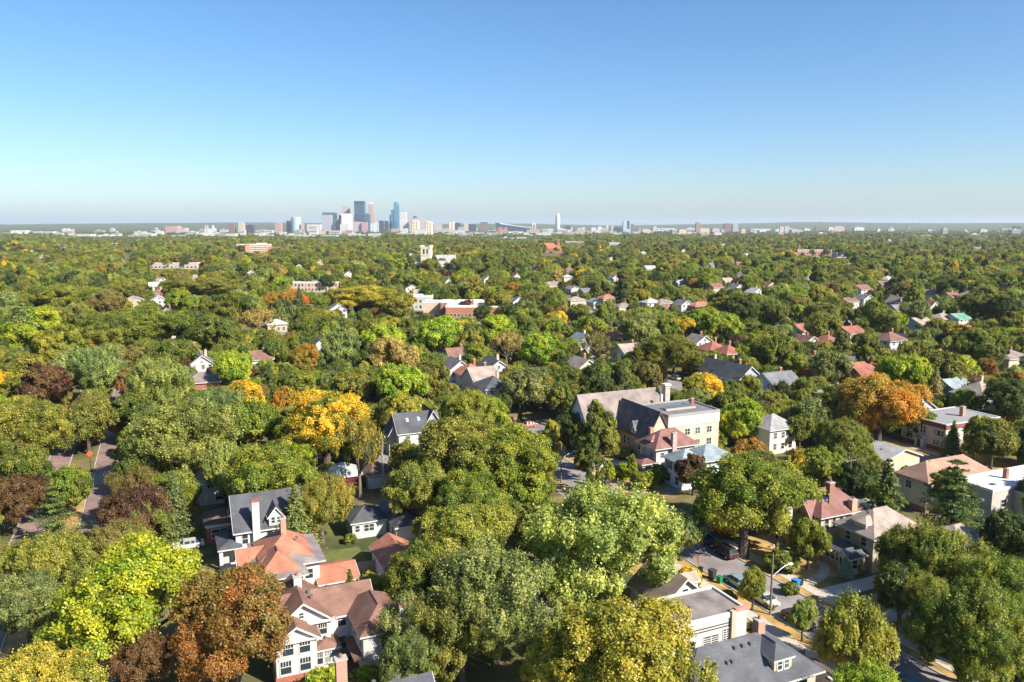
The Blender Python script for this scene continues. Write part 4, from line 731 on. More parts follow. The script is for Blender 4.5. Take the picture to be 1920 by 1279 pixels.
b.chimney(-18, 5, 0, 20, LIME, 2.4, 2.4, False); b.wall(-40, -18, 3, 12, 6, LIME); b.gable(-40, -30, 3, 12, 6, 5, 'v', SLG, LIME, ov=.4); b.gable(-29, -19, 3, 12, 6, 5, 'v', SLG, LIME, ov=.4); b.win('S', -35, 2, 2, 3, 3, 'plain'); b.win('S', -24, 2, 2, 3, 3, 'plain'); BUILD.append((745,462,852,500,D-20))
# red-roofed brick church
D = 1500; b = Bld('church', 'brick church with steep bright red roof and square tower far behind the houses', 'church', 0, 0); b.e.location = (77, D, 0); b.e.rotation_euler[2] = R(4); b.u = b.v = 0
RB2 = paint((.38,.14,.09), .85, .15, .2); RR = paint((.50,.14,.085), .8, .12, .2); b.wall(-14, 14, 0, 15, 9, RB2); b.gable(-14, 14, 0, 15, 9, 9, 'u', RR, RB2, ov=.8); b.wall(8, 14, 3, 9, 24, RB2); b.box('belfry_top', 7.6, 14.4, 2.6, 9.4, 24, 25.5, RR); b.win('S', 11, 19, 2, 3.4, 3, 'plain'); b.gable(12, 19, 2, 13, 6, 6, 'v', RR, RB2, ov=.4, name='porch_roof'); b.wall(12, 19, 2, 13, 6, RB2); BUILD.append((1018,450,1056,478,D-10))
for k in range(4): b.win('S', -11+k*5, 3, 1.6, 3.4, 0, 'plain')
# schools and blocks
HB = paint((.60,.30,.19), .85, .12, .15); b, wd = flatblock(447, 503, 457, 1420, 30, 17, HB, paint(.6), 'wide orange-brick hospital block with striped storeys, left of the stone church', rows=4, bays=12)
for r in range(5): b.box('storey_band', -wd/2-.3, wd/2+.3, -.35, -.02, 3.0+r*3.4, 4.1+r*3.4, paint((.8,.68,.55)))
b.box('stair_tower', -wd*.2, -wd*.05, -3, 0, 0, 19, HB); b.box('wing', wd/2, wd/2+24, 6, 26, -.1, 13, paint((.45,.2,.13))); b.box('penthouse', wd*.1, wd*.4, 8, 20, 17, 20, paint((.7,.55,.42)))
SB = paint((.55,.40,.30), .85, .15, .2); b, wd = flatblock(545, 633, 541, 600, 26, 7.5, SB, paint((.74,.68,.6)), 'pale brick school with white roof and tall brick smokestack', rows=2, bays=14)
b.box('smokestack', wd*.22, wd*.22+1.9, 10, 12, 7, 15.5, PINKB); b.box('smokestack_cap', wd*.22-.2, wd*.22+2.1, 9.8, 12.2, 15.5, 16, paint((.4,.2,.15))); b.box('roof_unit', -wd*.1, -wd*.02, 8, 11, 7.6, 8.8, paint(.2)); b.box('roof_unit', wd*.1, wd*.15, 6, 8, 7.6, 8.6, paint(.5))
BR3 = paint((.40,.17,.10), .85, .15, .2); b, wd = flatblock(835, 947, 566, 425, 14, 6.6, BR3, paint((.80,.76,.70)), 'long low brick school with stepped white roofs and brick chimneys', rows=1, bays=16)
b.box('upper_wing', -wd/2-4, wd*.25, 14, 30, -.1, 7.6, BR3); b.box('upper_wing_roof', -wd/2-4.2, wd*.25+.2, 14.2, 30, 7.6, 8.0, paint((.78,.75,.70)))
for x in (-2, 5, 11): b.chimney(x, 12, 6.6, 9.4, RBRICK, 1.0, 1.0, False)
flatblock(760, 808, 549, 470, 16, 8, WHITE, paint((.6,.6,.6)), 'white two-storey flat-roofed annex left of the long brick school', rows=2, bays=6)
flatblock(793, 830, 556, 445, 12, 7, paint((.60,.45,.33)), paint(.3), 'tan blank-walled block behind bare trees, joined to the brick school')
b = Bld('house', 'brown half-timbered house with cross gables behind the long brick school', 'house', 0, 0); b.e.location = (-52, 500, 0); b.e.rotation_euler[2] = R(8); b.u = b.v = 0
b.wall(-10, 12, 0, 10, 5.5, TAN); b.gable(-10, 12, 0, 10, 5.5, 4.5, 'u', TANR, TAN); b.gable(-4, 2, -3, 5, 5.5, 4, 'v', TANR, TAN, name='cross_roof'); b.gable(5, 10, -2.5, 5, 5.5, 3.4, 'v', TANR, TAN, name='cross_roof'); b.wall(-4, 2, -3, 2, 5.5, TAN); b.wall(5, 10, -2.5, 2, 5.5, TAN); b.win('S', -1, 3.4, 1.4, 1.4, -3); b.win('S', 7.5, 3.4, 1.4, 1.4, -2.5); b.chimney(0, 6, 8, 12, PBRICK); BUILD.append((862,540,905,557,495))
b, wd = flatblock(1492, 1556, 459, 1300, 20, 11, paint((.42,.24,.17)), paint((.65,.6,.55)), 'long brick school with pale roof far off right of centre', rows=2, bays=12); b.box('smokestack', -wd*.42, -wd*.42+2.6, 8, 10.6, 11, 21, RBRICK)
flatblock(1566, 1587, 463, 1260, 20, 8, WHITE, paint(.7), 'small white flat building right of the far long brick school', rows=1, bays=5)
flatblock(283, 372, 490, 930, 24, 7, paint((.5,.42,.36)), paint((.38,.44,.46)), 'long low block with blue-grey roof on the left behind trees', rows=1, bays=12)

# ---------------------------------------------------------------- skyline
def tower(x0, x1, ytop, D, mat, label, cat='tower', dep=1.0, cap=None, yb=None, steps=(), rot=0.0, name='office_tower'):
    """tower spanning x0..x1 of the picture, its top at ytop, D metres away"""
    s = FPX/D; X = ((x0+x1)/2-960)/s; wd = (x1-x0)/s; h = CAMH+(HOR-ytop)/s
    e = empty(name, (X, D, 0), rot); tag(e, label, cat)
    MB().box(-wd/2, wd/2, 0, wd*dep, -1, h).build('shaft', mat, e)
    for (a, b_, yt, m2, off) in steps:     # flanking or stacked blocks, picture coordinates again
        xa, xb = (a-960)/s-X, (b_-960)/s-X; MB().box(xa, xb, off, off+wd*dep*.9, -1, CAMH+(HOR-yt)/s).build('wing', m2, e)
    if cap is not None: MB().box(-wd*.3, wd*.3, wd*dep*.2, wd*dep*.7, h, h+cap).build('penthouse', mat, e)
    for k in range(3 if h > 60 else 0): MB().box(-wd/2-.6, wd/2+.6, -.6, wd*dep+.6, h*(.3+.22*k), h*(.3+.22*k)+2.2).build('storey_band', mat, e)
    return e, X, wd, h
T1 = facade((.045,.105,.145),(.03,.07,.10)); T2 = facade((.46,.36,.31),(.34,.27,.24), vert=True); T3 = facade((.10,.22,.32),(.07,.17,.26)); WT = facade((.58,.57,.56),(.36,.36,.38)); LIL = facade((.38,.37,.41),(.31,.30,.34)); PK = facade((.46,.37,.36),(.34,.28,.28)); RD = facade((.44,.28,.26),(.34,.22,.21)); DKB = facade((.055,.065,.09),(.035,.042,.06)); BRN = facade((.22,.15,.13),(.14,.10,.09)); TNF = facade((.55,.44,.34),(.38,.30,.24)); GR = facade((.36,.37,.40),(.26,.27,.30)); TEAL = facade((.06,.13,.17),(.04,.09,.12)); GLS = facade((.40,.48,.54),(.30,.38,.44)); WGRID = facade((.72,.71,.70),(.45,.46,.48), 16, 16, .62)
Dc = 6700
e, X, wd, h = tower(668.2, 685.8, 384, Dc, T1, 'tallest wide blue-glass tower with darker flat top', cap=4); MB().box(-wd/2-.5, wd/2+.5, -.5, wd+.5, h, h+26).build('crown_band', DKB, e); MB().box(-wd/2-2, wd/2+2, -3, -.2, 0, h*.62).build('lower_block', DKB, e)
e, X, wd, h = tower(693.5, 703, 384, Dc+150, T2, 'slim pinkish stepped tower with bright peaked top, right of the blue-glass tower', steps=[(691.8,705,402,T2,8),(690.5,707,418,PK,12)]); MB().box(-wd*.32, wd*.32, 4, wd-4, h, h+18).build('crown', WT, e)
e, X, wd, h = tower(741, 750.4, 384, Dc-80, T3, 'pale blue stepped glass tower with rounded top', steps=[(735.5,741,394,T3,6),(732,735.5,403,T3,10),(738,746,414,TEAL,-8)]); MB().frustum(0, wd/2, h, h+17, wd*.46, wd*.42, 16).build('crown', T3, e)
e, X, wd, h = tower(752.3, 764, 398, Dc+60, WT, 'white tower with grey crown band directly right of pale blue glass tower', steps=[(749.5,768,415,WT,-4)]); MB().box(-wd*.45, wd*.45, 2, wd-2, h, h+8).build('crown', GR, e)
tower(608.6, 631, 399, Dc+120, TEAL, 'broad dark teal slab behind the lilac-grey office slab'); tower(607, 624, 403.5, Dc-100, LIL, 'broad lilac-grey office slab at the left end of downtown')
e, X, wd, h = tower(644.5, 659, 388, Dc+100, PK, 'brownish-pink striped tower rising behind white grid block', cap=5); tower(644, 661, 401, Dc-160, WGRID, 'white gridded block in front of the brownish-pink tower', steps=[(641.5,657,420,WT,-10)])
tower(632, 640.5, 412, Dc-60, BRN, 'low dark brown block right of lilac-grey slab', cap=3); tower(639, 644.3, 404, Dc+200, DKB, 'narrow dark blue tower squeezed left of white grid block')
tower(686, 696, 401.5, Dc-90, TEAL, 'shorter teal glass tower touching the tallest tower', cap=3); tower(665, 681, 416, Dc-300, PK, 'low pinkish block at foot of tallest tower'); tower(681, 691, 417, Dc-320, RD, 'low rose-red block at foot of tallest tower')
tower(661, 668, 409, Dc+220, GR, 'grey block filling the gap left of tallest tower'); tower(712, 721, 414, Dc-200, DKB, 'small dark blue block standing alone in the downtown gap'); e, X, wd, h = tower(723.5, 730, 414, Dc-180, DKB, 'dark stepped block left of pale blue glass tower'); MB().frustum(0, wd/2, h, h+9, wd*.5, wd*.1, 8).build('crown', GR, e)
tower(697, 705, 420, Dc-400, WT, 'low white block below the slim pinkish tower', cap=3); tower(705, 712, 417, Dc-380, GLS, 'low glass block below the slim pinkish tower', cap=3)
e, X, wd, h = tower(773.5, 785.5, 409, Dc, GR, 'grey tower with dark dome, right side of downtown'); MB().frustum(0, wd/2, h, h+8, wd*.42, wd*.32, 12).frustum(0, wd/2, h+8, h+20, wd*.3, .4, 12).build('dome', DKB, e)
tower(786.5, 793, 409, Dc+80, PK, 'pinkish tower just right of domed tower', cap=4); tower(793.5, 801, 412, Dc+120, LIL, 'lilac tower behind the right striped apartment tower'); tower(767, 773, 412, Dc+260, PK, 'pale pink tower left of domed tower')
STR = facade((.72,.64,.52),(.25,.17,.12), 12, 26, .3, vert=True)
for x0, x1, yt, lb in ((773, 787.5, 415, 'cream apartment tower with dark edge stripe in front of domed tower'), (799, 812.5, 417, 'cream apartment tower with dark edge stripe, right of its near twin')):
    e, X, wd, h = tower(x0, x1, yt, 4200, paint((.70,.61,.48)), lb, 'apartment tower', .8, cap=4, name='apartment_tower')
    for q in (-.47, -.2, .12): MB().box(wd*q, wd*q+wd*.09, -.5, -.1, 0, h).build('balcony_stripe', paint((.22,.15,.11)), e)
s = FPX/6500
e = empty('office_tower', ((557.5-960)/s, 6500, 0)); tag(e, 'round white glazed tower left of downtown', 'tower'); MB().frustum(0, 40, -1, CAMH+(HOR-409)/s, 41, 41, 20).build('shaft', GLS, e); MB().frustum(0, 40, CAMH+(HOR-409)/s, CAMH+(HOR-407.6)/s, 38, 38, 20).build('crown', WT, e)
tower(541.5, 549, 414, 6600, DKB, 'dark block left of the round white tower'); tower(520, 531, 418, 6000, RD, 'squat red-brick tower at left of skyline', cap=3); tower(568, 573, 419, 6500, PK, 'small pinkish block right of the round white tower')
tower(580, 604, 421, 6300, WT, 'wide white block between round white tower and lilac-grey slab', dep=.6); tower(583, 595, 424.5, 5900, RD, 'brick block in front of wide white block')
tower(842, 853, 416, Dc, STR, 'grey-and-cream striped tower right of the twin apartment towers'); tower(854, 864, 418.5, Dc+100, DKB, 'dark blue block right of the striped tower', cap=4); tower(871, 878.5, 418, Dc, TNF, 'narrow tan tower among blocks left of the stadium', cap=3); tower(879.5, 893, 420.5, Dc+40, DKB, 'wide dark block left of stadium'); e, X, wd, h = tower(901, 914.5, 418.5, 6300, BRN, 'brown tower with dark crown left of stadium'); MB().box(-wd*.52, wd*.52, -1, wd, h, h+6).build('crown', DKB, e)
tower(860, 870, 426, 6200, GR, 'low grey block below the narrow tan tower'); tower(815, 829, 417.5, 7000, PK, 'pink block right of the right striped apartment tower')
# stadium with pointed prow
s = FPX/6900; e = empty('stadium', ((930-960)/s, 6900, 0)); tag(e, 'stadium with dark pointed prow and long sloping pale roof', 'stadium')
L_ = 74/s; zt = lambda y: CAMH+(HOR-y)/s
m = MB(); m.v = [(-4,0,zt(417.5)),(34,0,zt(419)),(38,0,0),(6,0,0),(-4,60,zt(417.5)),(34,60,zt(419)),(38,60,0),(6,60,0)]; m.f = [(0,1,2,3),(4,5,6,7),(0,1,5,4),(1,2,6,5),(3,0,4,7)]; m.build('prow', DKB, e)
m = MB(); m.v = [(34,-4,zt(420)),(L_,-4,zt(429)),(L_,220,zt(428)),(34,220,zt(418.5)),(34,-4,0),(L_,-4,0),(L_,220,0),(34,220,0)]; m.f = [(0,1,2,3)]; m.build('roof', paint((.55,.60,.66), .4), e); m = MB(); m.v = [(34,-2,zt(420)-3),(L_,-2,zt(429)-3),(L_,-2,0),(34,-2,0)]; m.f = [(0,1,2,3)]; m.build('wall', DKB, e)
tower(933, 951, 426, 5200, facade((.40,.17,.12),(.16,.09,.08), 12, 40, .35, vert=True), 'broad brick block in front of stadium prow', dep=.6); tower(953, 981, 434, 5000, WT, 'long white low block in front of stadium', dep=.5)
e, X, wd, h = tower(997.5, 1004.5, 420, 6000, WT, 'white-topped brown tower right of stadium', steps=[(993,998,424,GR,4),(989,1011,427.5,BRN,8)]); MB().box(-wd*.4, wd*.4, 2, wd-2, h, h+8).build('crown', WT, e); MB().box(-wd*.18, wd*.18, -1, -.2, 0, h*.9).build('stripe', BRN, e)
# tall slender round-topped tower
s = FPX/7600; e = empty('office_tower', ((1045-960)/s, 7600, 0)); tag(e, 'solitary slender white tower with rounded top', 'tower'); m = MB(); rr = [(zt2, r) for zt2, r in ((0,.9),(.5,1.0),(.72,.98),(.86,.88),(.95,.66),(1.0,.35))]; hh = CAMH+(HOR-401)/s; r0 = 4.4/s
for (a, p), (c, q) in zip(rr[:-1], rr[1:]): m.frustum(0, 22, a*hh, c*hh, p*r0, q*r0, 18, False)
m.build('shaft', facade((.62,.63,.64),(.46,.48,.50)), e); MB().frustum(0, 22, hh, hh+2, .35*r0, .2*r0, 12).build('crown', WT, e)
for x0, x1, yt, D, mt, lb in ((1058,1068,424,7200,DKB,'dark block just right of the solitary slender tower'), (1069,1073,426,7000,PK,'small pink block right of the dark one near the slender tower'), (1082,1088,428,5600,TNF,'tan stepped apartment block, left one'), (1089,1096,426.5,5600,TNF,'tan stepped apartment block, right one'), (1107,1116,427,6000,WT,'white apartment block with pink base'), (1119,1127,425.5,6000,WT,'taller white apartment block left of thin cream tower'), (1134.5,1139,423,6400,TNF,'thin cream tower in a row right of the slender tower'), (1144,1149,424,6400,PK,'thin pinkish tower in a row right of the slender tower'), (1150,1165,427,6200,DKB,'wide dark low block left of the mast-topped glass tower'), (1181,1186.5,420.5,6300,BRN,'narrow brown tower right of mast-topped glass tower'), (1195,1201,429,5600,RD,'small brick block among low buildings right of mast-topped tower'), (1202,1217,430,5400,TNF,'orange-tan stepped apartment block left of dark arena'), (1222,1229,425,6800,TNF,'pale tan block behind dark arena'), (1270,1284,431,4600,paint((.60,.43,.30)),'tan windowless block right of dark arena'), (1332,1346,429,5400,PK,'pinkish block right of the brick art-deco tower'), (1348,1355,430,5200,RD,'small brick block right of pinkish block'), (1355,1366,419.5,6600,BRN,'brown hospital slab, left of pair'), (1370,1380,420,6600,GR,'grey hospital slab, right of pair'), (1386,1394,430,5200,TNF,'small tan block right of the hospital slabs')):
    tower(x0, x1, yt, D, mt, lb, 'building', cap=3, name='city_block')
e, X, wd, h = tower(1166.5, 1180, 414.5, 6500, GLS, 'grey glass tower with roof mast right of the slender tower'); MB().box(-3, 3, 20, 26, h, h+14).build('mast', GR, e); MB().box(wd*.05, wd*.35, -1, -.1, h*.3, h).build('stripe', DKB, e)
e, X, wd, h = tower(1301.5, 1310, 419, 5000, paint((.30,.20,.15)), 'brown brick art-deco tower with lower tan wings', steps=[(1309,1327,428,paint((.56,.42,.30)),6),(1284,1302,432,DKB,10),(1326,1366,441,TNF,0)]); MB().box(-wd*.36, wd*.36, 4, wd-4, h, h+7).build('crown', paint((.36,.25,.19)), e)
e, X, wd, h = tower(1228, 1263, 434, 5000, DKB, 'dark low arena with pale curved roof', 'arena', dep=.6, name='arena'); m = MB()
for k in range(8):
    t0, t1 = -1+k/4, -1+(k+1)/4; m.poly([(wd/2*t0,-2,h+7*(1-t0*t0)),(wd/2*t1,-2,h+7*(1-t1*t1)),(wd/2*t1,60,h+7*(1-t1*t1)),(wd/2*t0,60,h+7*(1-t0*t0))])
m.build('roof', paint((.5,.52,.55)), e)
# tower crane
s = FPX/7000; e = empty('tower_crane', ((1203-960)/s, 7000, 0)); tag(e, 'thin tower crane with horizontal jib above the low buildings', 'crane'); MB().box(-1.2,1.2,-1.2,1.2,0,76).build('mast', paint((.35,.33,.3)), e); MB().box(-36,14,-1,1,73,75.5).build('jib', paint((.35,.33,.3)), e); MB().box(10,15,-1.5,1.5,70,73).build('counterweight', paint(.3), e)
s = FPX/9000; e = empty('radio_mast', ((1715-960)/s, 9000, 0)); tag(e, 'very thin radio mast on the right horizon', 'mast'); MB().frustum(0,0,0,185,1.6,.7,6).build('lattice', paint((.4,.4,.42)), e)
for k in range(4): MB().frustum(0,0,40+k*40,43+k*40,2.2,2.2,6).build('platform', paint((.5,.3,.3)), e)
e, X, wd, h = tower(316.5, 338, 424, 5600, RD, 'wide brick block on the left skyline', steps=[(338,352,427.5,PK,5)]); e, X, wd, h = tower(433.5, 443.5, 420, 5600, BRN, 'brown apartment tower, leftmost of three on the left skyline', cap=3); tower(452, 461.5, 418, 5600, TNF, 'tan apartment tower, middle of three on the left skyline', cap=3); tower(467, 479, 422.5, 5700, DKB, 'dark apartment tower, rightmost of three on the left skyline', cap=3)
s = FPX/6000; e = empty('basilica', ((398-960)/s, 6000, 0)); tag(e, 'pale domed basilica with twin spires on the left skyline', 'church'); MB().box(-34,40,0,40,0,zt2 if False else 32).build('wall', WT, e); MB().frustum(20,20,32,48,13,11,14).frustum(20,20,48,60,10.5,1,14).build('dome', GR, e)
for x in (-28,-12): t = MB().box(x-4,x+4,-3,5,0,48).build('bell_tower', WT, e); MB().frustum(x,1,48,64,4,.3,8).build('spire', GR, t)
e, X, wd, h = tower(29, 56, 432, 4300, WGRID, 'cream columned museum block at far left', 'museum', dep=.5, steps=[(8,30,436,GR,6)], name='museum'); e, X, wd, h = tower(70, 113, 436, 4200, GLS, 'glass-fronted building with flat white roof at far left', 'building', dep=.4); MB().box(-wd*.5, wd*.38, -2, 30, h, h+5).build('roof', WT, e)
for x0, x1, yt, D, mt, lb in ((1457.5,1465,425.5,6000,TNF,'cream twin apartment tower, left one, right of skyline'), (1466,1475,425,6000,PK,'pinkish twin apartment tower, right one, right of skyline'), (1523.5,1531,425.5,5800,BRN,'brown tower beside pale low block far right'), (1548,1557,426.5,5600,WT,'pale slab left of stepped pink tower far right'), (1558,1577,425,5600,PK,'stepped pink tower group far right'), (1596,1614,426.5,6500,WT,'long pale low slab near right horizon'), (1639,1644,429.5,5200,WT,'small bright white block near right horizon'), (1694,1700,421.5,9000,BRN,'tiny dark block left of the radio mast'), (1893,1905,424.5,7200,DKB,'dark block near right edge of horizon')):
    tower(x0, x1, yt, D, mt, lb, 'building', cap=3, dep=.6, name='city_block')
# low pale buildings strung along the edge of the city
rnd = random.Random(77)
LOW = [(130,150,440,3700),(150,176,439,3600),(180,192,441,3700),(195,214,440,3800),(216,230,438,3900),(246,262,441,3500),(264,290,438,3400),(324,345,441,3400),(353,378,438,4000),(380,400,440,3900),(408,428,438,3900),(430,446,438,3800),(536,564,440,3300),(566,590,441,3300),(606,634,441,3300),(655,676,438,3600),(676,686,440,3400),(692,714,438,3500),(745,772,437,4000),(860,886,440,3700),(905,934,441,3600),(938,964,446,2700),(968,986,445,2600),(990,1010,441,3500),(1020,1040,436,4800),(1050,1094,453,2000),(1141,1161,455,1700),(1114,1126,433,5200),(1140,1154,434,5200),(1230,1262,428,7500),(1283,1300,428,7600),(1405,1440,429,7800),(1480,1500,431,5600),(1502,1514,429,6500),(1720,1744,441,3600),(1788,1796,438,4000),(1812,1832,439,3900),(1835,1848,441,3600),(1870,1896,429,8000),(1660,1668,452,2300),(1822,1836,464,1500),(1850,1858,465,1500),(700,712,444,3000),(480,498,437,3900),(500,514,440,3700)]
for i in range(232):
    D = 3900*(7600/3900)**rnd.random(); x = rnd.triangular(90, 1500, 950) if i % 3 else rnd.uniform(20, 1900); s = FPX/D; h = rnd.choice([8,9,10,12,14,18,24,30])*rnd.uniform(.9,1.2); wd = rnd.uniform(18, 62)
    LOW.append((x, x+wd*s, HOR+(CAMH-h)*s, D))
LM = [('white', paint((.48,.475,.46))), ('cream', paint((.46,.40,.32))), ('pale grey', paint((.5,.51,.53))), ('brick-red', paint((.38,.26,.22))), ('pinkish', paint((.40,.31,.27)))]
for i, (x0, x1, yt, D) in enumerate(LOW):
    k = 0 if i < 45 and i % 5 else rnd.choice([0,0,1,2,3,4,4]); s = FPX/D; X = ((x0+x1)/2-960)/s; wd = (x1-x0)/s; h = max(8, CAMH+(HOR-yt)/s)
    e = empty('city_block', (X, D, 0), rnd.uniform(-.05,.05)); tag(e, None, 'building', 'low blocks along the city edge'); MB().box(-wd/2, wd/2, 0, min(60, wd*.8), -1, h).build('wall', LM[k][1], e); MB().box(-wd/2-.4, wd/2+.4, -.4, min(60, wd*.8)+.4, h, h+1).build('roof', paint((.46,.45,.43)), e)
    if i % 3 == 0: MB().box(-wd*.2, wd*.1, 6, 14, h+1, h+5).build('roof_unit', LM[2][1], e)
    if i % 2 == 0: MB().box(-wd*.44, wd*.44, -.25, -.05, h*.55, h*.8).build('window_band', paint((.2,.22,.25)), e)
    AUTO.append(dict(o=e, desc=f'low {LM[k][0]} city block', px=(x0+x1)/2, py=yt)); BUILD.append((x0, yt-1, x1, yt+3, D)) if D < 4000 else None
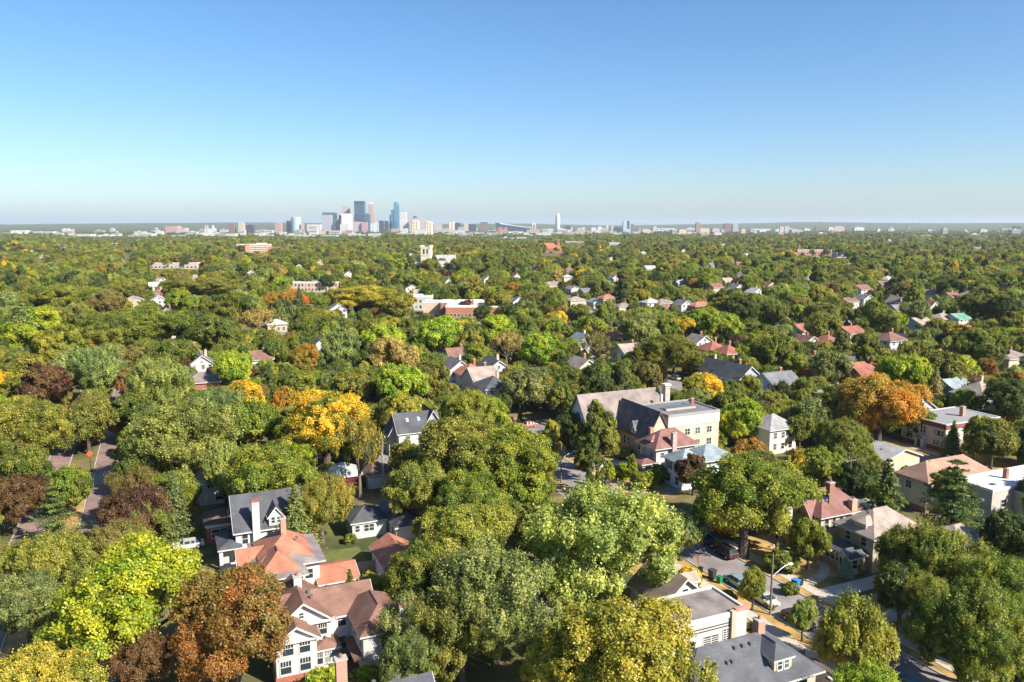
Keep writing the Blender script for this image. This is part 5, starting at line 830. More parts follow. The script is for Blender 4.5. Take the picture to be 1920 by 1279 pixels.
# ---------------------------------------------------------------- trees seen one by one: x, top row, width in the picture, kind, colour
HAND = [
 (72,1206,195,'R','oliveyellow','big yellow-olive round tree in the bottom left corner'), (246,1164,135,'R','purple','dark purple tree between the yellow-olive and rust brown trees, bottom left'), (432,1052,240,'R','rust','huge rust brown maple tree in front of the brown-roofed house'), (245,1000,290,'R','lime','huge lime green tree left of the rust brown maple'), (45,1072,140,'R','grey','grey-green tree at left edge beside the lime green tree'), (95,988,150,'R','olive','olive green tree above the lime green one on the left'),
 (215,972,115,'R','brown','brownish tree between purple tree and lime green tree'), (252,908,125,'R','purple','broad dark purple tree beside the pale spruce, left'), (250,872,108,'S','brown','brownish feathery tree right behind the broad purple tree'), (322,880,62,'C','spruce','pale green spruce right of the broad purple tree'), (122,868,84,'R','leaf','bright tree on the boulevard median below the orange sign'), (95,905,90,'P','pine','young pine on the boulevard median'),
 (18,885,105,'R','purple','purplish tree at left edge beside the boulevard'), (22,795,95,'R','brown','brown-purple tree at left edge above the boulevard'), (45,835,85,'R','green'), (52,742,155,'R','olive','wide olive tree at left edge, above the boulevard'), (160,748,95,'R','olive'), (6,688,66,'R','yellow','bright yellow tree at the left edge'), (82,678,92,'R','purple'), (130,688,48,'R','brown'), (160,642,120,'S','grey'), (205,640,50,'S','pale'), (40,655,95,'R','olive'), (240,645,52,'R','brown'), (250,690,60,'R','rust'), (300,665,125,'S','pale'), (325,632,78,'R','green'), (252,730,95,'R','green'),
 (332,742,215,'S','pale','huge pale green feathery tree right of the orange sign'), (398,722,115,'S','grey'), (455,708,82,'R','yellow'), (470,742,95,'S','leaf'), (500,830,175,'R','leaf','wide fresh green tree above the charcoal-roofed white house'), (400,770,80,'R','green'), (536,724,62,'S','orange'), (607,722,178,'R','greenyellow','large green tree turning yellow left of the tall pine trunks'), (440,660,75,'R','lime'), (450,652,40,'R','lime'),
 (552,905,70,'C','grey','grey-green conifer right of the charcoal-roofed house'), (600,886,125,'S','goldcon','big golden-brown conifer behind the orange-roofed house'), (612,868,50,'B','leaf'), (700,686,62,'R','green'), (752,680,92,'R','lime'), (757,733,90,'R','oliveyellow'), (800,668,90,'R','olive'), (640,615,75,'S','grey'), (735,625,95,'R','tan'), (560,690,70,'R','leaf'), (570,640,60,'R','orange','orange-topped tree above the green and yellow one, left of centre'), (520,628,55,'S','green'),
 (872,775,190,'R','olive','huge olive tree left of centre, right of the dark grey house'), (955,785,190,'R','leaf','huge fresh green tree at centre beside the street lamp'), (785,862,130,'R','olive'), (880,880,140,'R','leaf'), (985,860,100,'R','leaf'), (895,640,60,'R','leaf'), (880,725,110,'R','leaf'), (920,745,80,'R','lime'),
 (865,930,200,'R','olive','large olive tree in the middle, right of the white garages'), (930,1010,240,'S','grey','huge grey-green tree at bottom centre'), (800,1000,160,'R','green','dark green tree right of the orange-roofed garage'), (780,1110,140,'S','grey','grey-green tree shading the brown-roofed house'), (700,1075,70,'B','oliveyellow'), (655,1065,38,'C','pine'), (1140,905,282,'S','pale','huge pale feathery silver maple right of centre'), (1060,960,110,'S','grey'), (1010,940,100,'R','olive'), (1250,950,90,'S','grey'),
 (1165,1105,290,'R','oliveyellow','huge yellow-olive tree at the bottom, left of the white flat-roofed house'), (1050,1190,160,'R','oliveyellow','yellow-olive tree at the bottom edge, centre'), (1290,1215,140,'X','oliveyellow'), (1610,1122,140,'W','oliveyellow','weeping birch with white branches beside the street, bottom right'), (1630,1245,135,'R','lime','lime yellow tree at the bottom right edge'),
 (1414,1062,54,'R','leaf','small street tree beside the parked light blue-grey sedan',6.0), (1508,1120,50,'R','pale','small pale street tree right of the near street lamp',5.6), (1520,966,74,'R','leaf','young green tree on the tan lawn in front of the maroon-roofed house',8.0), (1468,1030,56,'B','green'), (1588,1040,34,'K','bluespruce','small blue spruce in front of the glazed porch'), (1614,1052,12,'A','lime','slim lime columnar evergreen right of the small blue spruce'), (1512,930,22,'A','green'),
 (1702,985,112,'R','green','dark green tree right of the glazed porch'), (1765,975,150,'S','leaf','tall green-tipped maple, left one in the right-hand cluster'), (1870,1035,160,'S','leaf','green-tipped maple at right edge in the right-hand cluster'), (1745,1075,110,'R','leaf'), (1820,1085,190,'S','green','wide green maple in the middle of the right-hand cluster'), (1900,1110,120,'S','leaf'), (1860,1170,140,'S','leaf'), (1900,960,90,'R','dark'), (1905,1200,90,'B','green'),
 (1797,856,125,'P','pine','tall layered white pine in front of the white flat roof at right'), (1668,856,85,'C','dark','dark green spruce left of the copper-roofed house'), (1625,840,60,'R','olive'), (1542,836,88,'R','leaf','fresh green tree behind the maroon-roofed house'), (1500,840,40,'R','yellow'), (1440,850,70,'R','brown'), (1395,740,88,'R','lime','bright lime tree right of the cream church hall'), (1355,775,32,'X','brown'), (1526,737,88,'S','grey'), (1580,778,105,'R','green'), (1600,800,70,'R','olive'), (1655,698,165,'R','orange','huge orange elm tree left of the apartment house'), (1757,686,38,'C','palespruce','pale grey spruce right of the orange elm'), (1775,680,26,'C','spruce'), (1865,780,90,'R','olive','olive tree hiding the end of the apartment house'), (1790,786,38,'C','spruce','small spruce before the apartment house wall'), (1897,702,105,'R','dark'), (1915,800,60,'R','green'), (1815,725,55,'R','leaf'), (1700,660,90,'R','lime'), (1860,640,60,'R','green'), (1735,690,50,'R','dark'), (1835,690,60,'X','brown'), (1850,668,45,'R','rust'), (1800,660,75,'R','lime'),
 (1113,672,58,'O','dark','tall narrow dark tree behind the church front'), (1163,672,46,'O','dark'), (1215,674,58,'R','brown'), (1122,735,80,'O','green','tall dark tree covering the middle of the church roof'), (984,682,84,'R','grey'), (1052,690,50,'O','green'), (1035,780,46,'O','oliveyellow'), (1054,778,44,'R','leaf'), (1107,800,56,'O','green','street tree with visible trunk in front of the church'), (1143,856,22,'O','lime'), (1172,866,40,'B','lime'), (1204,884,44,'B','leaf'), (1186,845,24,'O','leaf'), (1240,870,45,'B','green'), (1175,838,30,'B','oliveyellow'), (1250,617,135,'R','green','large round tree behind the church with a golden top'), (1265,632,60,'R','yellow'), (1320,694,84,'R','yellow','golden tree right of the church chimney'), (1372,728,66,'R','green'), (1302,848,64,'R','purple','dark purple tree in front of the blue-grey roofed house'), (1160,600,24,'C','spruce'), (1020,700,60,'R','olive'), (1330,800,60,'B','green'), (1405,700,70,'R','olive'), (1160,690,30,'R','lime'), (1225,925,60,'B','green'), (1290,1062,44,'B','yellow'), (1365,1105,30,'B','green'), (1485,1092,30,'B','green'), (1690,1110,30,'X','green'), (1445,1130,16,'B','brown'), (1410,1165,22,'B','brown'), (676,985,22,'B','leaf'), (400,918,22,'B','green'), (655,1000,24,'B','green'), (690,1250,60,'B','lime'), (600,1255,90,'B','lime'), (620,1220,36,'B','leaf'),
 (1695,1052,100,'R','dark'), (432,848,70,'R','leaf'), (418,815,72,'S','pale',None,13.5), (768,824,84,'R','olive',None,9.5), (1502,772,58,'R','olive'), (760,1185,120,'S','grey'), (865,1095,180,'S','olive'), (1470,882,62,'R','green'), (1612,862,75,'R','dark'), (1450,905,50,'R','olive'), (1590,845,60,'R','green'), (1350,930,70,'B','green'), (700,1195,50,'B','leaf'),
 (395,585,84,'R','green','dense round green tree on the left with forked trunk'), (483,573,80,'X','tan','straw-coloured thin tree left of centre'), (290,575,150,'R','green'), (525,560,30,'C','grey'), (560,535,26,'C','spruce'), (505,545,32,'R','orange'), (565,552,26,'R','red'), (690,530,130,'R','oliveyellow','large yellow-olive tree left of the long brick school'), (745,545,70,'R','oliveyellow'), (385,515,120,'R','olive'), (340,540,60,'R','lime'), (430,545,80,'S','green'), (875,560,28,'R','purple','small dark purple tree in front of the long brick school'), (905,570,35,'R','dark'), (920,605,46,'R','purple'), (950,615,60,'X','tan'), (820,590,90,'R','lime'), (870,600,70,'R','olive'), (715,600,80,'R','lime'), (930,585,70,'R','lime'), (1010,620,80,'R','lime'), (1310,575,50,'R','lime'), (1280,590,50,'R','yellow'), (1350,580,75,'R','lime'), (1390,548,70,'R','dark'), (1300,610,36,'R','purple'), (1260,595,45,'R','leaf'), (1200,580,80,'S','grey'), (1110,590,60,'R','leaf'), (1120,615,60,'X','brown'), (1382,520,22,'R','purple'), (1300,520,24,'R','orange'), (1590,575,30,'R','green'), (1500,568,34,'R','lime'), (1545,580,65,'S','olive'), (1450,560,60,'S','green'), (1720,560,60,'S','grey'), (1830,545,65,'R','green'), (1880,550,65,'R','dark'), (1830,610,80,'R','green'), (1760,650,90,'R','olive'), (1560,650,75,'S','grey'), (1460,620,85,'S','olive'), (1490,655,55,'R','olive'), (1580,615,40,'O','green'), (1630,615,50,'O','green'), (1640,560,50,'R','leaf'), (1660,575,60,'R','olive'), (790,745,60,'R','olive'), (660,690,75,'R','olive'), (40,560,60,'C','grey'), (75,570,80,'R','lime'), (110,600,90,'R','oliveyellow'), (160,620,50,'R','orange'), (200,585,110,'R','green'), (100,530,110,'R','leaf'), (30,600,70,'R','lime'), (150,565,60,'R','olive'), (200,540,70,'R','brown')]
seed = random.Random(11)
NB = {'spruce','bluespruce','grey','palespruce','pine','goldcon'}
vis = []
for t in HAND:
    px, yt, wp, kd, ti = t[:5]; lb = t[5] if len(t) > 5 else None; H = t[6] if len(t) > 6 else None
    if kd in 'RS' and wp > 100: kd = kd.lower()
    X, Y, W_, H_ = tree_dims(px, yt, wp, kd, H)
    place_tree(X, Y, W_, H_, kd, ti, lb, rnd=seed)
X, Y = G(1394, 1045); place_tree(X, Y, 17.2, 15.4, 'H', 'leaf', 'huge green tree with thick trunk by the street, right of the purple tree', rnd=seed)
X, Y = G(676, 935); place_tree(X, Y, 8.5, 17, 'X', 'goldcon', 'scraggly tall pine with long bare trunk left of the dark grey house', rnd=seed)
# tall bare pine trunks beside the alley belong to the scraggly pine and a dead neighbour
for (px, py, h, lb) in ((719, 940, 12, 'thin straight bare trunk standing alone near the white garages'),):
    X, Y = G(px, py); o = empty('tree_snag', (X, Y, 0)); tag(o, lb, 'tree'); MB().tube([(0,0,-.1),(.1,.05,h*.4),(-.05,.1,h*.75),(.15,0,h)], [.3,.24,.16,.05], 8).build('trunk', BARK_PALE, o)
    m = MB()
    for k in range(7):
        a = seed.uniform(0, 6.28); z = h*seed.uniform(.55, .97); L_ = seed.uniform(.5, 1.6); m.tube([(0,0,z),(L_*math.cos(a),L_*math.sin(a),z+.3)], [.06,.015], 4)
    m.build('twigs', BARK_PALE, o)

# ---------------------------------------------------------------- the rest of the urban forest
rg = np.random.default_rng(21)
CW, CH = 480, 320; CS = 4.0
near = np.full((CH, CW), 1e9)        # distance of what the photograph shows at each cell
def paint_ell(buf, x, y, rx, ry, d):
    x0, x1, y0, y1 = [int(q/CS) for q in (x-rx, x+rx, y-ry, y+ry)]
    if x1 < 0 or x0 >= CW or y1 < 0 or y0 >= CH: return
    xs = np.arange(max(0, x0), min(CW, x1+1)); ys = np.arange(max(0, y0), min(CH, y1+1))
    if not len(xs) or not len(ys): return
    mk = (((xs[None]+.5)*CS-x)/max(rx, 1))**2+(((ys[:, None]+.5)*CS-y)/max(ry, 1))**2 < 1
    sub = buf[ys[0]:ys[-1]+1, xs[0]:xs[-1]+1]; sub[mk] = np.minimum(sub[mk], d)
for t in TREES:
    x, yt, s = PX(t['X'], t['Y'], t['H']); _, yb, _ = PX(t['X'], t['Y'], t['H']*.25); paint_ell(near, x, (yt+yb)/2, t['W']*s*.45, (yb-yt)*.46, t['Y'])
for x0, y0, x1, y1, d in BUILD:
    X0, X1, Y0, Y1 = [int(q/CS) for q in (max(0, x0), min(1919, x1), max(0, y0), min(1278, y1))]; sub = near[Y0:Y1+1, X0:X1+1]; np.minimum(sub, d, out=sub)
for x0, y0, x1, y1 in ((1305,1005,1540,1200), (1440,1030,1640,1140), (1040,850,1180,910), (15,860,75,1010), (165,845,208,1030), (1640,800,1800,870), (330,975,410,1010), (620,930,800,1060), (1600,1180,1800,1270), (950,795,1010,830), (1245,695,1300,712), (232,440,240,490)):
    X0, X1, Y0, Y1 = [int(q/CS) for q in (x0, x1, y0, y1)]
    for yy in range(Y0, min(Y1+1, CH)): sub = near[yy, X0:X1+1]; np.minimum(sub, G(960, (yy+.5)*CS)[1], out=sub)
foot = [(o['X'], o['Y'], o['W']*.33) for o in TREES]
cand = []
n_try = 170000
u = rg.uniform(0, 1, n_try)
dd = np.where(rg.uniform(0, 1, n_try) < .36, np.sqrt(110**2+u*(1000**2-110**2)), np.exp(math.log(1000)+u*(math.log(7200)-math.log(1000))))
an = rg.uniform(-.66, .66, n_try)
cell = {}
def key(x, y, s): return (int(x//s), int(y//s), int(s*4))
for x, y, r in foot:
    for a in range(-1, 2):
        for b_ in range(-1, 2): cell.setdefault(key(x+a*3, y+b_*3, 8.0), []).append((x, y))
HOUSES = [(o.location.x, o.location.y) for o in bpy.data.objects if o.type == 'EMPTY' and o.get('category') in ('house', 'garage', 'church', 'apartment house', 'building', 'shed') and o.location.y < 1000]
hx = np.array(HOUSES)
names = ['dark','green','leaf','lime','olive','oliveyellow','yellow','pale','grey','rust','orange','purple','brown','tan']
wts = np.array([.12,.22,.13,.07,.22,.09,.02,.05,.07,.005,.005,.009,.02,.008]); wts /= wts.sum()
for i in range(n_try):
    d = dd[i]; X, Y = d*math.sin(an[i]), d*math.cos(an[i])
    sp = 7.0 if d < 1000 else 7.0*(d/1000)**.75
    if d < 330: sp = 5.0
    sp = 8.0*2**round(math.log2(sp/8.0)*2)**1 if False else (5.0 if d < 330 else max(7.0, round(sp/2)*2.0))
    k = key(X, Y, sp)
    if k in cell: continue
    uu, vv = WUV(X, Y)
    if d < 900:
        if any(a-1 < uu < b_+1 for a, b_ in STREETS) or any(a-1 < vv < b_+1 for a, b_ in CROSS): continue
        if len(hx) and np.min(np.abs(hx[:, 0]-X)+np.abs(hx[:, 1]-Y)) < 6.5: continue
    az = math.degrees(an[i]); citi = 3650 < d < 8300 and -30 < az < 20
    if citi and rg.uniform() > .22: continue
    cell[k] = [(X, Y)]
    con = rg.uniform() < .085; W_ = float(np.clip(rg.normal(9.6, 3.3), 4.2, 18)); 
    if d < 330: W_ = min(W_, 9.0)*.8
    kd = 'C' if con else ['R','R','R','R','R','S','S','S','O'][int(rg.integers(9))]
    if kd == 'C': W_ *= .6
    if kd == 'O': W_ *= .7
    a, b_, mx = RATIO[kd]; H = min(mx, a*W_+b_)*rg.uniform(.88, 1.08)
    if citi: H *= .75
    x, yt, s = PX(X, Y, H); _, yb, _ = PX(X, Y, H*.3); cy = (yt+yb)/2; rx, ry = W_*s*.5, max((yb-yt)*.5, 1)
    if x < -rx-30 or x > 1920+rx+30: continue
    # keep clear what the photograph shows behind
    bad = False
    for fx in (-.75, -.4, 0, .4, .75):
        for fy in (-.85, -.45, 0, .45, .8):
            if fx*fx+fy*fy > 1.1: continue
            cx_, cy_ = int((x+fx*rx)/CS), int((cy+fy*ry)/CS)
            if 0 <= cx_ < CW and 0 <= cy_ < CH and near[cy_, cx_] < 1e8 and Y < near[cy_, cx_]-1: bad = True; break
        if bad: break
    if bad: continue
    ti = ('spruce' if rg.uniform() < .55 else 'dark' if rg.uniform() < .6 else 'grey') if con else names[int(rg.choice(len(names), p=wts))]
    cand.append((X, Y, W_, H, kd, ti, x, cy, rx, ry))
# which of them show largest: draw front to back into a coarse picture
cand.sort(key=lambda c: c[1]); seen = np.zeros(len(cand)); cov = np.full((CH, CW), 1e9); np.minimum(cov, np.where(near < 1e8, near, 1e9), out=cov)
for j, c in enumerate(cand):
    if c[1] > 1100: break
    x0, x1, y0, y1 = [int(q/CS) for q in (c[6]-c[8], c[6]+c[8], c[7]-c[9], c[7]+c[9])]
    sub = cov[max(0, y0):max(0, y1+1), max(0, x0):max(0, x1+1)]; fr = sub > c[1]; seen[j] = fr.sum(); sub[fr] = c[1]
n_leafy = sum(1 for t in TREES if t['o'].name.split('.')[0] in ('leafy_tree', 'sparse_tree', 'birch_tree'))
order = np.argsort(-seen); single = set(); nc = 0; nl_ = n_leafy
for j in order:
    if seen[j] < 6: break
    if cand[j][4] == 'C':
        if nc < 40: single.add(int(j)); nc += 1
    elif nl_ < 298: single.add(int(j)); nl_ += 1
rest = []
for j, c in enumerate(cand):
    if j in single: place_tree(c[0], c[1], c[2], c[3], c[4], c[5], None, rnd=seed)
    else: rest.append(c)
# everything else: one mass of tree tops, instanced on points
PL = [('R',0),('R',1),('R',2),('R',3),('R',4),('S',0),('S',1),('S',2),('O',0),('O',1),('C',0),('C',1)]
src = {}
for k, q in PL:
    me = PROTO[k][q][0]
    src[(k, q)] = next((o for o in bpy.data.objects if o.type == 'MESH' and o.data == me), None)
PL = [p for p in PL if src[p]]
me = bpy.data.meshes.new('urban_forest'); n = len(rest); me.vertices.add(n)
P = np.zeros((n, 3)); SC = np.zeros((n, 3)); RT = np.zeros((n, 3)); IX = np.zeros(n, int); C1 = np.zeros((n, 4)); C2 = np.zeros((n, 4))
for i, c in enumerate(rest):
    ids = [q for q, p in enumerate(PL) if p[0] == c[4]] or [0]; q = ids[int(rg.integers(len(ids)))]; IX[i] = q; uh = PROTO[PL[q][0]][PL[q][1]][2]
    P[i] = (c[0], c[1], 0); SC[i] = (c[2]/2, c[2]/2, c[3]/uh); RT[i, 2] = rg.uniform(0, 6.28); t1, t2 = TINT[c[5]]; j = rg.uniform(.85, 1.15)*(1+rg.normal(0, .03, 3)); C1[i] = (*(np.array(t1)*j), 1); C2[i] = (*(np.array(t2)*j), 1)
far = np.hypot(P[:, 0], P[:, 1]) > 9000
me.vertices.foreach_set('co', P.ravel())
for nm, tp, arr, f in (('scl','FLOAT_VECTOR',SC,'vector'),('rot','FLOAT_VECTOR',RT,'vector'),('idx','INT',IX,'value'),('tint','FLOAT_COLOR',C1,'color'),('tint_b','FLOAT_COLOR',C2,'color')):
    at = me.attributes.new(nm, tp, 'POINT'); at.data.foreach_set(f, arr.ravel())
uf = link(bpy.data.objects.new('urban_forest', me)); tag(uf, 'unbroken mass of green tree tops between the houses and the city', 'forest', kind='stuff')
ng = bpy.data.node_groups.new('forest', 'GeometryNodeTree'); ng.interface.new_socket('Geometry', in_out='INPUT', socket_type='NodeSocketGeometry'); ng.interface.new_socket('Geometry', in_out='OUTPUT', socket_type='NodeSocketGeometry')
gi = ng.nodes.new('NodeGroupInput'); go = ng.nodes.new('NodeGroupOutput'); ip = ng.nodes.new('GeometryNodeInstanceOnPoints'); jg = ng.nodes.new('GeometryNodeJoinGeometry')
def attr(nm, tp):
    a = ng.nodes.new('GeometryNodeInputNamedAttribute'); a.data_type = tp; a.inputs['Name'].default_value = nm; return a.outputs['Attribute']
for p in reversed(PL):
    oi = ng.nodes.new('GeometryNodeObjectInfo'); oi.transform_space = 'ORIGINAL'; oi.inputs['Object'].default_value = src[p]
    gt = ng.nodes.new('GeometryNodeGeometryToInstance'); ng.links.new(oi.outputs['Geometry'], gt.inputs[0]); ng.links.new(gt.outputs[0], jg.inputs[0])
ng.links.new(gi.outputs[0], ip.inputs['Points']); ng.links.new(jg.outputs[0], ip.inputs['Instance']); ip.inputs['Pick Instance'].default_value = True
ng.links.new(attr('idx','INT'), ip.inputs['Instance Index']); ng.links.new(attr('rot','FLOAT_VECTOR'), ip.inputs['Rotation']); ng.links.new(attr('scl','FLOAT_VECTOR'), ip.inputs['Scale'])
ng.links.new(ip.outputs[0], go.inputs[0]); md = uf.modifiers.new('forest', 'NODES'); md.node_group = ng
print('single trees', len(TREES), 'leafy', nl_, 'conifers', nc, 'mass', n)
# ---------------------------------------------------------------- street furniture, cars and small things
BLACK = paint(.02, .6); RUBBER = paint(.025, .8); STEEL = paint((.55,.55,.54), .4, .05, 1, .3); WOODP = paint((.20,.145,.11), .85, .25, 3)
def streetlamp(u, v, h, label, flip=1):
    X, Y = UVW(u, v); e = empty('street_lamp', (X, Y, 0), 0); tag(e, label, 'street lamp', 'cobra-head street lamps on wooden poles')
    MB().frustum(0,0,-.2,h,.15,.11,10).build('pole', WOODP, e); d = Vector((.9,.42,0))
    pts = [Vector((0,0,h*.63))+d*(t*2.9)+Vector((0,0,1.25*math.sin(t*1.5))) for t in (0,.25,.5,.75,1)]; a = MB().tube([tuple(p) for p in pts], .05, 6).build('arm', STEEL, e)
    p = pts[-1]; hd = MB().box(-.15,.5,-.14,.14,-.09,.09).build('lamp_head', paint((.8,.8,.78), .4), a); hd.location = p; hd.rotation_euler[2] = math.atan2(d.y, d.x); MB().box(-.05,.4,-.1,.1,-.12,-.09).build('lens', glass((.5,.5,.45), .2), hd)
    MB().frustum(.02,-.02,h-.1,h+.12,.05,.04,6).build('pole_cap', STEEL, e); return e
streetlamp(69.8, 74.3, 8.2, 'street lamp on wooden pole beside the parked silver hatchback at lower right'); streetlamp(69.6, 132.6, 7.6, 'street lamp on slim pole at centre, on the street before the church')
def pole(u, v, h, label, name='utility_pole', arms=True, r=.14):
    X, Y = UVW(u, v); e = empty(name, (X, Y, 0), A); tag(e, label, 'pole', None); MB().frustum(0,0,-.2,h,r,r*.75,8).build('pole', WOODP, e)
    if arms:
        MB().box(-1.2,1.2,-.07,.07,h-.7,h-.55).build('crossarm', WOODP, e)
        for x in (-1.05,-.5,.5,1.05): MB().frustum(x,0,h-.55,h-.38,.05,.04,6).build('insulator', STEEL, e)
    return e
pole(65.4, 83.8, 5.2, 'slim pale pole with red top on the lawn beside the street', 'flag_pole', False, .05); X, Y = UVW(65.4, 83.8); f = bpy.context.scene.objects.get('flag_pole'); MB().box(-.06,.06,-.06,.06,4.1,5.1).build('red_band', paint((.5,.06,.04)), f)
for (px_, py_, h, lb) in ((1145,662,13,'utility pole with crossarm beside the thin grey spruce, far right of centre'),(954,590,11,'utility pole with crossarm at the right end of the long brick school'),(1250,712,12,'utility pole standing in the street gap behind the church chimney')):
    u_, v_ = GUV(px_, py_); pole(u_, v_, h, lb)
pole(109.8, 66, 9.5, 'utility pole with crossarm among the maples at the right, near end of the wires'); pole(109.8, 99, 9.5, 'utility pole with crossarm behind the maroon-roofed house, far end of the wires')
for k, off in enumerate((-1.05, -.5, .5, 1.05)):
    m = MB(); pts = []
    for t in range(13):
        f = t/12; x, y = UVW(109.8+off, 66+33*f); pts.append((x, y, 9.14-3.0*f*(1-f)*.35*2))
    o = m.tube(pts, .018, 4).build('power_line', BLACK); tag(o, 'thin power line sagging between the two alley poles at right, ' + ['outer left wire','inner left wire','inner right wire','outer right wire'][k], 'wire', 'power lines over the alley')
def bin_(u, v, c, lid, label, s=1.0):
    X, Y = UVW(u, v); e = empty('wheelie_bin', (X, Y, 0), A+.2); tag(e, label, 'bin', 'bins at the kerb'); m = MB(); m.v = [(-.24*s,-.28*s,.05),(.24*s,-.28*s,.05),(.24*s,.28*s,.05),(-.24*s,.28*s,.05),(-.31*s,-.36*s,1.0*s),(.31*s,-.36*s,1.0*s),(.31*s,.36*s,1.0*s),(-.31*s,.36*s,1.0*s)]; m.f = [(0,3,2,1),(4,5,6,7),(0,1,5,4),(1,2,6,5),(2,3,7,6),(3,0,4,7)]; m.build('bin_body', c, e)
    MB().box(-.34*s,.34*s,-.4*s,.36*s,1.0*s+.002,1.07*s).build('lid', lid, e)
    for x in (-.25*s,.25*s): o = MB().frustum(0,0,-.04,.04,.11,.11,10).build('wheel', RUBBER, e); o.location = (x,.36*s,.11); o.rotation_euler[1] = math.pi/2
GRN = paint((.02,.20,.07), .5); bin_(69.3, 88.2, BLACK, BLACK, 'small black bin at the kerb, leftmost of the three', .85); bin_(69.6, 85.9, paint((.05,.05,.06), .5), paint((.06,.06,.07), .5), 'large dark grey bin at the kerb, middle of the three', 1.35); bin_(69.7, 84.4, GRN, GRN, 'green bin at the kerb beside the light blue car', 1.0)
bin_(77.9, 137.6, BLACK, BLACK, 'black bin on the church street kerb', 1.3); bin_(78.0, 136.2, paint((.06,.26,.24), .5), paint((.06,.26,.24), .5), 'teal bin on the church street kerb', 1.1); bin_(78.2, 78.6, paint((.03,.16,.42), .5), paint((.05,.22,.55), .5), 'blue bin among shrubs on the right kerb', 1.35); bin_(79.6, 79.2, BLACK, BLACK, 'black bin behind the blue one on the right kerb', 1.0)
bin_(80.6, 59.2, paint((.02,.03,.06), .5), BLACK, 'dark bin by the pavement under the maples, bottom right', 1.3)
def car(u, v, rz, colr, label, kind='sedan', name='car'):
    X, Y = UVW(u, v); e = empty(name, (X, Y, 0.01), A+math.pi/2+rz); tag(e, label, 'car', 'cars parked along the kerb'); L, Wd = (4.6, 1.8)
    P_ = paint(colr, .25, .04, 1, .35); hs = {'sedan':(.95,1.42,-1.75,-.95,.75,1.25),'suv':(1.05,1.72,-2.2,-1.75,.75,1.3),'hatch':(.98,1.48,-2.05,-1.45,.8,1.4),'pickup':(1.05,1.75,-.75,-.55,.6,1.1)}[kind]
    belt, roof, rb, rt, ft, fb = hs
    pr = [(-2.28,.35),(-2.3,.62),(-2.22,belt-.06),(rb,belt),(fb,belt-.04),(2.05,belt-.2),(2.28,.62),(2.3,.36),(1.85,.3),(1.78,.55),(1.45,.68),(1.12,.55),(1.05,.26),(-1.0,.26),(-1.07,.55),(-1.4,.68),(-1.73,.55),(-1.8,.32)]
    def hull(prof, half, name, mat, parent, inset=0.0):
        m = MB(); k = len(prof)
        for sg in (-1, 1):
            for x, z in prof: m.v.append((x, sg*(half-inset*max(0, (z-belt+.05)/(roof-belt+.05))), z))
        m.f.append(tuple(range(k))[::-1]); m.f.append(tuple(range(k, 2*k)))
        for i in range(k): j = (i+1) % k; m.f.append((i, j, k+j, k+i))
        return m.build(name, mat, parent)
    body = hull(pr, Wd/2, 'body', P_, e); bv = body.modifiers.new('bevel', 'BEVEL'); bv.width = .06; bv.segments = 2; bv.limit_method = 'ANGLE'
    hull([(rb,belt),(fb,belt-.04),(ft,roof-.05),(rt,roof-.05)], Wd/2-.06, 'windows', PANE, e, .24)
    hull([(rt-.05,roof-.06),(ft+.08,roof-.06),(ft-.1,roof),(rt+.12,roof)], Wd/2-.27, 'roof', P_, e)
    for x in ((rt+ft)/2-.1, ft-.02, rt+.05): hull([(x-.05,belt),(x+.05,belt),(x+.02,roof-.05),(x-.05,roof-.05)], Wd/2-.045, 'pillar', P_, e, .24)
    if kind == 'pickup': MB().box(-2.2,-.85,-.75,.75,.75,1.06).build('cargo_bed', paint(.03), e)
    for x in (1.45,-1.4):
        for sg in (-1, 1):
            t = MB().frustum(0,0,-.11,.11,.33,.33,16).build('wheel', RUBBER, e); t.location = (x, sg*(Wd/2-.1), .33); t.rotation_euler[0] = math.pi/2; MB().frustum(0,0,.11 if sg < 0 else -.125,.125 if sg < 0 else -.11,.2,.2,12).build('rim', STEEL, t)
    for sg in (-1, 1):
        MB().box(2.16,2.29,sg*.62-.2,sg*.62+.2,.6,.76).build('headlight', glass((.75,.75,.72), .1), e); MB().box(-2.32,-2.22,sg*.66-.16,sg*.66+.16,.66,.86).build('tail_light', paint((.4,.02,.02), .3), e); MB().box(fb-.25,fb-.05,sg*(Wd/2+.08)-.09,sg*(Wd/2+.08)+.09,belt,belt+.16).build('mirror', P_, e)
    MB().box(2.27,2.33,-.5,.5,.42,.58).build('grille', BLACK, e); return e
car(71.6, 82.6, math.pi, (.30,.42,.48), 'light blue-grey sedan parked beside the green bin', 'sedan'); car(71.4, 77.4, math.pi, (.62,.60,.57), 'silver hatchback parked behind the small street tree and lamp pole', 'hatch'); car(71.4, 71.0, math.pi, (.16,.07,.045), 'dark brown pickup truck half hidden by the pale street tree', 'pickup', 'pickup_truck')
car(76.6, 91.8, 0, (.055,.05,.05), 'dark SUV parked on the far kerb by the thick trunk', 'suv'); car(76.8, 97.6, 0, (.04,.07,.13), 'dark blue car parked behind the dark SUV under the big tree', 'sedan'); car(71.6, 59.6, math.pi, (.05,.22,.42), 'blue car parked under the birch at the bottom', 'hatch'); car(71.6, 54.4, math.pi, (.10,.28,.42), 'blue-grey car nearest the bottom edge behind the lime tree', 'sedan')
car(84.2, 87.6, -1.4, (.03,.03,.035), 'black car on the yard behind the young lawn tree', 'sedan'); car(1.6, 128.2, math.pi/2, (.62,.64,.66), 'white car parked behind the lime green tree, left', 'sedan'); car(82.4, 174.6, math.pi/2, (.55,.22,.18), 'reddish car at the crossing beyond the stop sign', 'sedan'); car(76.4, 162.6, 0, (.7,.7,.7), 'white car on the street before the stop sign', 'sedan'); car(76.6, 129.5, 0, (.06,.07,.06), 'dark car beside the teal bin on the church street', 'suv')
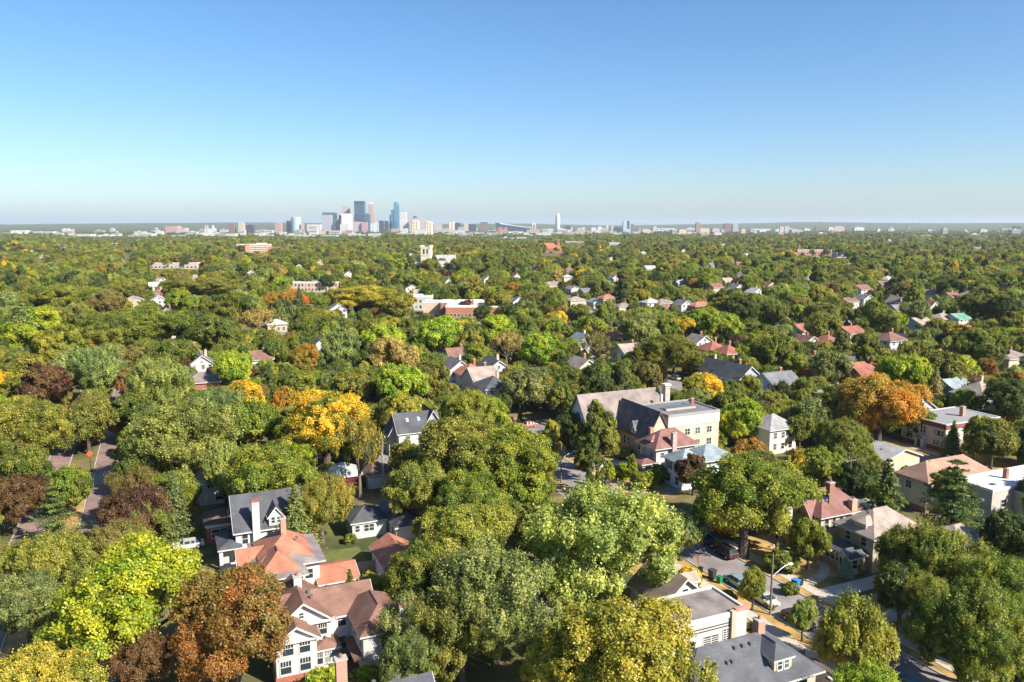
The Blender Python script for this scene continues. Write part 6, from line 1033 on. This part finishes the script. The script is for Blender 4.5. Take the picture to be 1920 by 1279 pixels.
for (px_, py_, c, lb) in ((1287,702,(.6,.6,.6),'silver car on the street behind the church chimney'),(1266,712,(.55,.5,.45),'beige car on the street gap behind the church, left of the silver one'),(1144,545,(.75,.75,.75),'white van-like car parked before the far orange-roofed house'),(398,688,(.5,.5,.52),'grey car by the white gabled house on the left')):
    u_, v_ = GUV(px_, py_); car(u_, v_, 0, c, lb, 'suv')
# stop sign at the crossing
X, Y = G(966, 804); e = empty('stop_sign', (X, Y, 0)); tag(e, 'red octagonal stop sign at the crossing left of the church', 'sign'); MB().frustum(0,0,-.1,3.0,.035,.035,6).build('post', STEEL, e)
def octo(r, y, name, mat, n=8, off=math.pi/8, par=None): return MB().poly([(r*math.cos(off+2*math.pi*k/n), y, 2.6+r*math.sin(off+2*math.pi*k/n)) for k in range(n)]).build(name, mat, par)
MB().prism([(r_*.5*math.cos(math.pi/8+math.pi/4*k), r_*.5*math.sin(math.pi/8+math.pi/4*k)) for k in range(8) for r_ in (.92,)], -.01, .01).build('sign_plate', paint(.75), e); sp_ = e.children[-1]; sp_.location = (0,-.05,2.6); sp_.rotation_euler[0] = math.pi/2
octo(.42, -.066, 'red_face', paint((.5,.02,.02)), par=e)
def text(body, size, mat, parent, loc, rot):
    c = bpy.data.curves.new('lettering', 'FONT'); c.body = body; c.size = size; c.align_x = 'CENTER'; c.align_y = 'CENTER'; o = bpy.data.objects.new('lettering', c); dg = bpy.context.evaluated_depsgraph_get(); col.objects.link(o); bpy.context.view_layer.update(); me = bpy.data.meshes.new_from_object(o.evaluated_get(bpy.context.evaluated_depsgraph_get())); bpy.data.objects.remove(o); me.materials.clear(); me.materials.append(mat)
    q = bpy.data.objects.new('lettering', me); link(q, parent); q.location = loc; q.rotation_euler = rot; return q
text('STOP', .3, paint(.85), e, (0,-.07,2.6), (math.pi/2,0,0))
# orange work sign on the boulevard
X, Y = G(171, 886); e = empty('work_sign', (X, Y, 0), .3); tag(e, 'bright orange diamond work sign on a post at the boulevard end', 'sign'); MB().frustum(0,0,-.1,3.4,.05,.05,6).build('post', BLACK, e); p = MB().box(-.45,.45,-.02,.02,-.45,.45).build('sign_plate', paint((.85,.12,.02), .5), e); p.location = (0,-.08,4.0); p.rotation_euler[1] = math.pi/4; MB().box(-.05,.05,-.03,.03,3.2,4.4).build('bracket', BLACK, e)
# fences
def fence(p0, p1, h, mat, label, panels=None):
    (u0, v0), (u1, v1) = p0, p1; L_ = math.hypot(u1-u0, v1-v0); X, Y = UVW(u0, v0); e = empty('fence', (X, Y, 0), A+math.atan2(v1-v0, u1-u0)); tag(e, label, 'fence'); n_ = max(2, int(L_/2.4)); w_ = L_/n_
    for k in range(n_):
        m = MB(); nb = 15
        for q in range(nb): m.box(k*w_+.06+q*(w_-.12)/nb, k*w_+.06+(q+.9)*(w_-.12)/nb, -.012+random.uniform(-.006,.006), .012, .05, h-random.uniform(0,.03))
        m.box(k*w_+.05, (k+1)*w_-.05, .013, .05, h*.25, h*.25+.09).box(k*w_+.05, (k+1)*w_-.05, .013, .05, h*.8, h*.8+.09); m.build('panel', mat, e)
    for k in range(n_+1): MB().box(k*w_-.05, k*w_+.05, -.03, .07, -.1, h+.08).build('post', mat, e)
fence((31.5, 129.6), (44, 130.4), 1.8, paint((.38,.13,.06), .8, .35, 1.5), 'reddish wooden board fence behind the white garages'); fence((20.5, 108.2), (26.2, 108.0), 1.8, paint((.36,.28,.21), .85, .25, 2), 'weathered grey-brown board fence beside the orange-roofed garage')
fence((60.6, 64.5), (66.2, 64.6), 1.1, paint((.3,.24,.18), .85, .25, 2), 'low wooden garden fence beside the white flat-roofed house')
X, Y = UVW(66.0, 72.6); e = empty('yard_sign', (X, Y, 0), .4); tag(e, 'small white yard sign beside the pavement and white flat-roofed house', 'sign'); MB().box(-.4,.4,-.02,.02,.4,1.0).build('sign_plate', paint(.8), e)
for x in (-.3,.3): MB().box(x-.02,x+.02,.021,.05,-.1,.6).build('stake', STEEL, e)
rk = random.Random(3)
for k in range(7):
    X, Y = UVW(85.2+k*.75+rk.uniform(-.1,.1), 91.2+rk.uniform(-.4,.4)); m = MB(); r_ = rk.uniform(.3,.5); m.frustum(0,0,-.05,r_*.7,r_,r_*.75,7).frustum(0,0,r_*.7,r_*1.1,r_*.75,r_*.3,7); o = m.build('boulder', paint((.36,.30,.24), .9, .3, 4, bump=.6)); o.location = (X, Y, .02); o.rotation_euler[2] = rk.uniform(0,6); o.scale = (1, rk.uniform(.7,1), rk.uniform(.7,1)); tag(o, None, 'boulder', 'boulders edging the tan lawn'); x, y, s = PX(X, Y, .3); AUTO.append(dict(o=o, desc='brown garden boulder', px=x, py=y))

# ---------------------------------------------------------------- haze: the air between here and the horizon
m = bpy.data.materials.new('haze'); m.use_nodes = True; n = m.node_tree; n.nodes.clear(); out = N(n, 'ShaderNodeOutputMaterial'); pv = N(n, 'ShaderNodeVolumePrincipled')
pv.inputs['Color'].default_value = (.75,.88,1.0,1); pv.inputs['Density'].default_value = 3.9e-5; pv.inputs['Anisotropy'].default_value = .1; n.links.new(pv.outputs[0], out.inputs['Volume'])
hz = MB().box(-41000, 41000, -3500, 46000, -2, 330).build('haze', m); tag(hz, 'thin bluish haze over the whole city plain', 'haze', kind='stuff')

# ---------------------------------------------------------------- labels that say which one: by the nearest landmark in the picture
LAND = [('rust brown maple',432,1150),('orange elm',1655,760),('stone church tower',797,475),('tan-roofed church',1180,760),('red-roofed far church',1038,464),('long brick school',890,570),('orange-brick hospital',480,463),('brick smokestack',608,525),('twin red-roofed houses',1348,648),('apartment house with arched entrance',1760,800),('orange work sign',171,845),('tallest blue-glass tower',677,400),('white-chimneyed house',470,965),('orange-roofed house',540,1030),('white flat-roofed house',1320,1150),('grey house with skylights',765,795),('layered white pine',1797,910),('maroon-roofed house',1555,945),('slender round-topped tower',1045,415),('golden conifer',600,950),('near street lamp',1445,1100),('domed basilica',398,424),('brick art-deco tower',1306,425),('radio mast',1715,415),('cream museum block',42,436),('stadium prow',934,420),('purple tree by the boulevard',252,940),('pale silver maple',1140,1000),('huge fresh green centre tree',955,860),('copper-roofed house',1745,890),('far long brick school',1524,459),('forked-trunk round tree',395,640),('straw-coloured thin tree',483,600)]
ORD = ['nearest','second nearest','third nearest','fourth nearest','fifth nearest','sixth nearest','seventh nearest','eighth nearest','ninth nearest','tenth nearest','eleventh nearest','twelfth nearest','thirteenth nearest','fourteenth nearest','fifteenth nearest','sixteenth nearest','seventeenth nearest','eighteenth nearest','nineteenth nearest','twentieth nearest']
grp = {}
for t in TREES:
    if not t['label']: AUTO.append(t)
for t in AUTO:
    ds = sorted(LAND, key=lambda L: math.hypot((L[1]-t['px']), (L[2]-t['py'])*1.4)); L = ds[0]; dx, dy = t['px']-L[1], t['py']-L[2]
    rel = ('left of' if dx < 0 else 'right of') if abs(dx) > abs(dy)*1.2 else ('above' if dy < 0 else 'below')
    grp.setdefault((t['desc'], L[0], rel), []).append((math.hypot(dx, dy), t))
for (desc, ln, rel), lst in grp.items():
    lst.sort(key=lambda q: q[0])
    for k, (_, t) in enumerate(lst): t['o']['label'] = f'{desc}, {ORD[k]} {rel} the {ln}' if len(lst) > 1 else f'{desc} {rel} the {ln}'
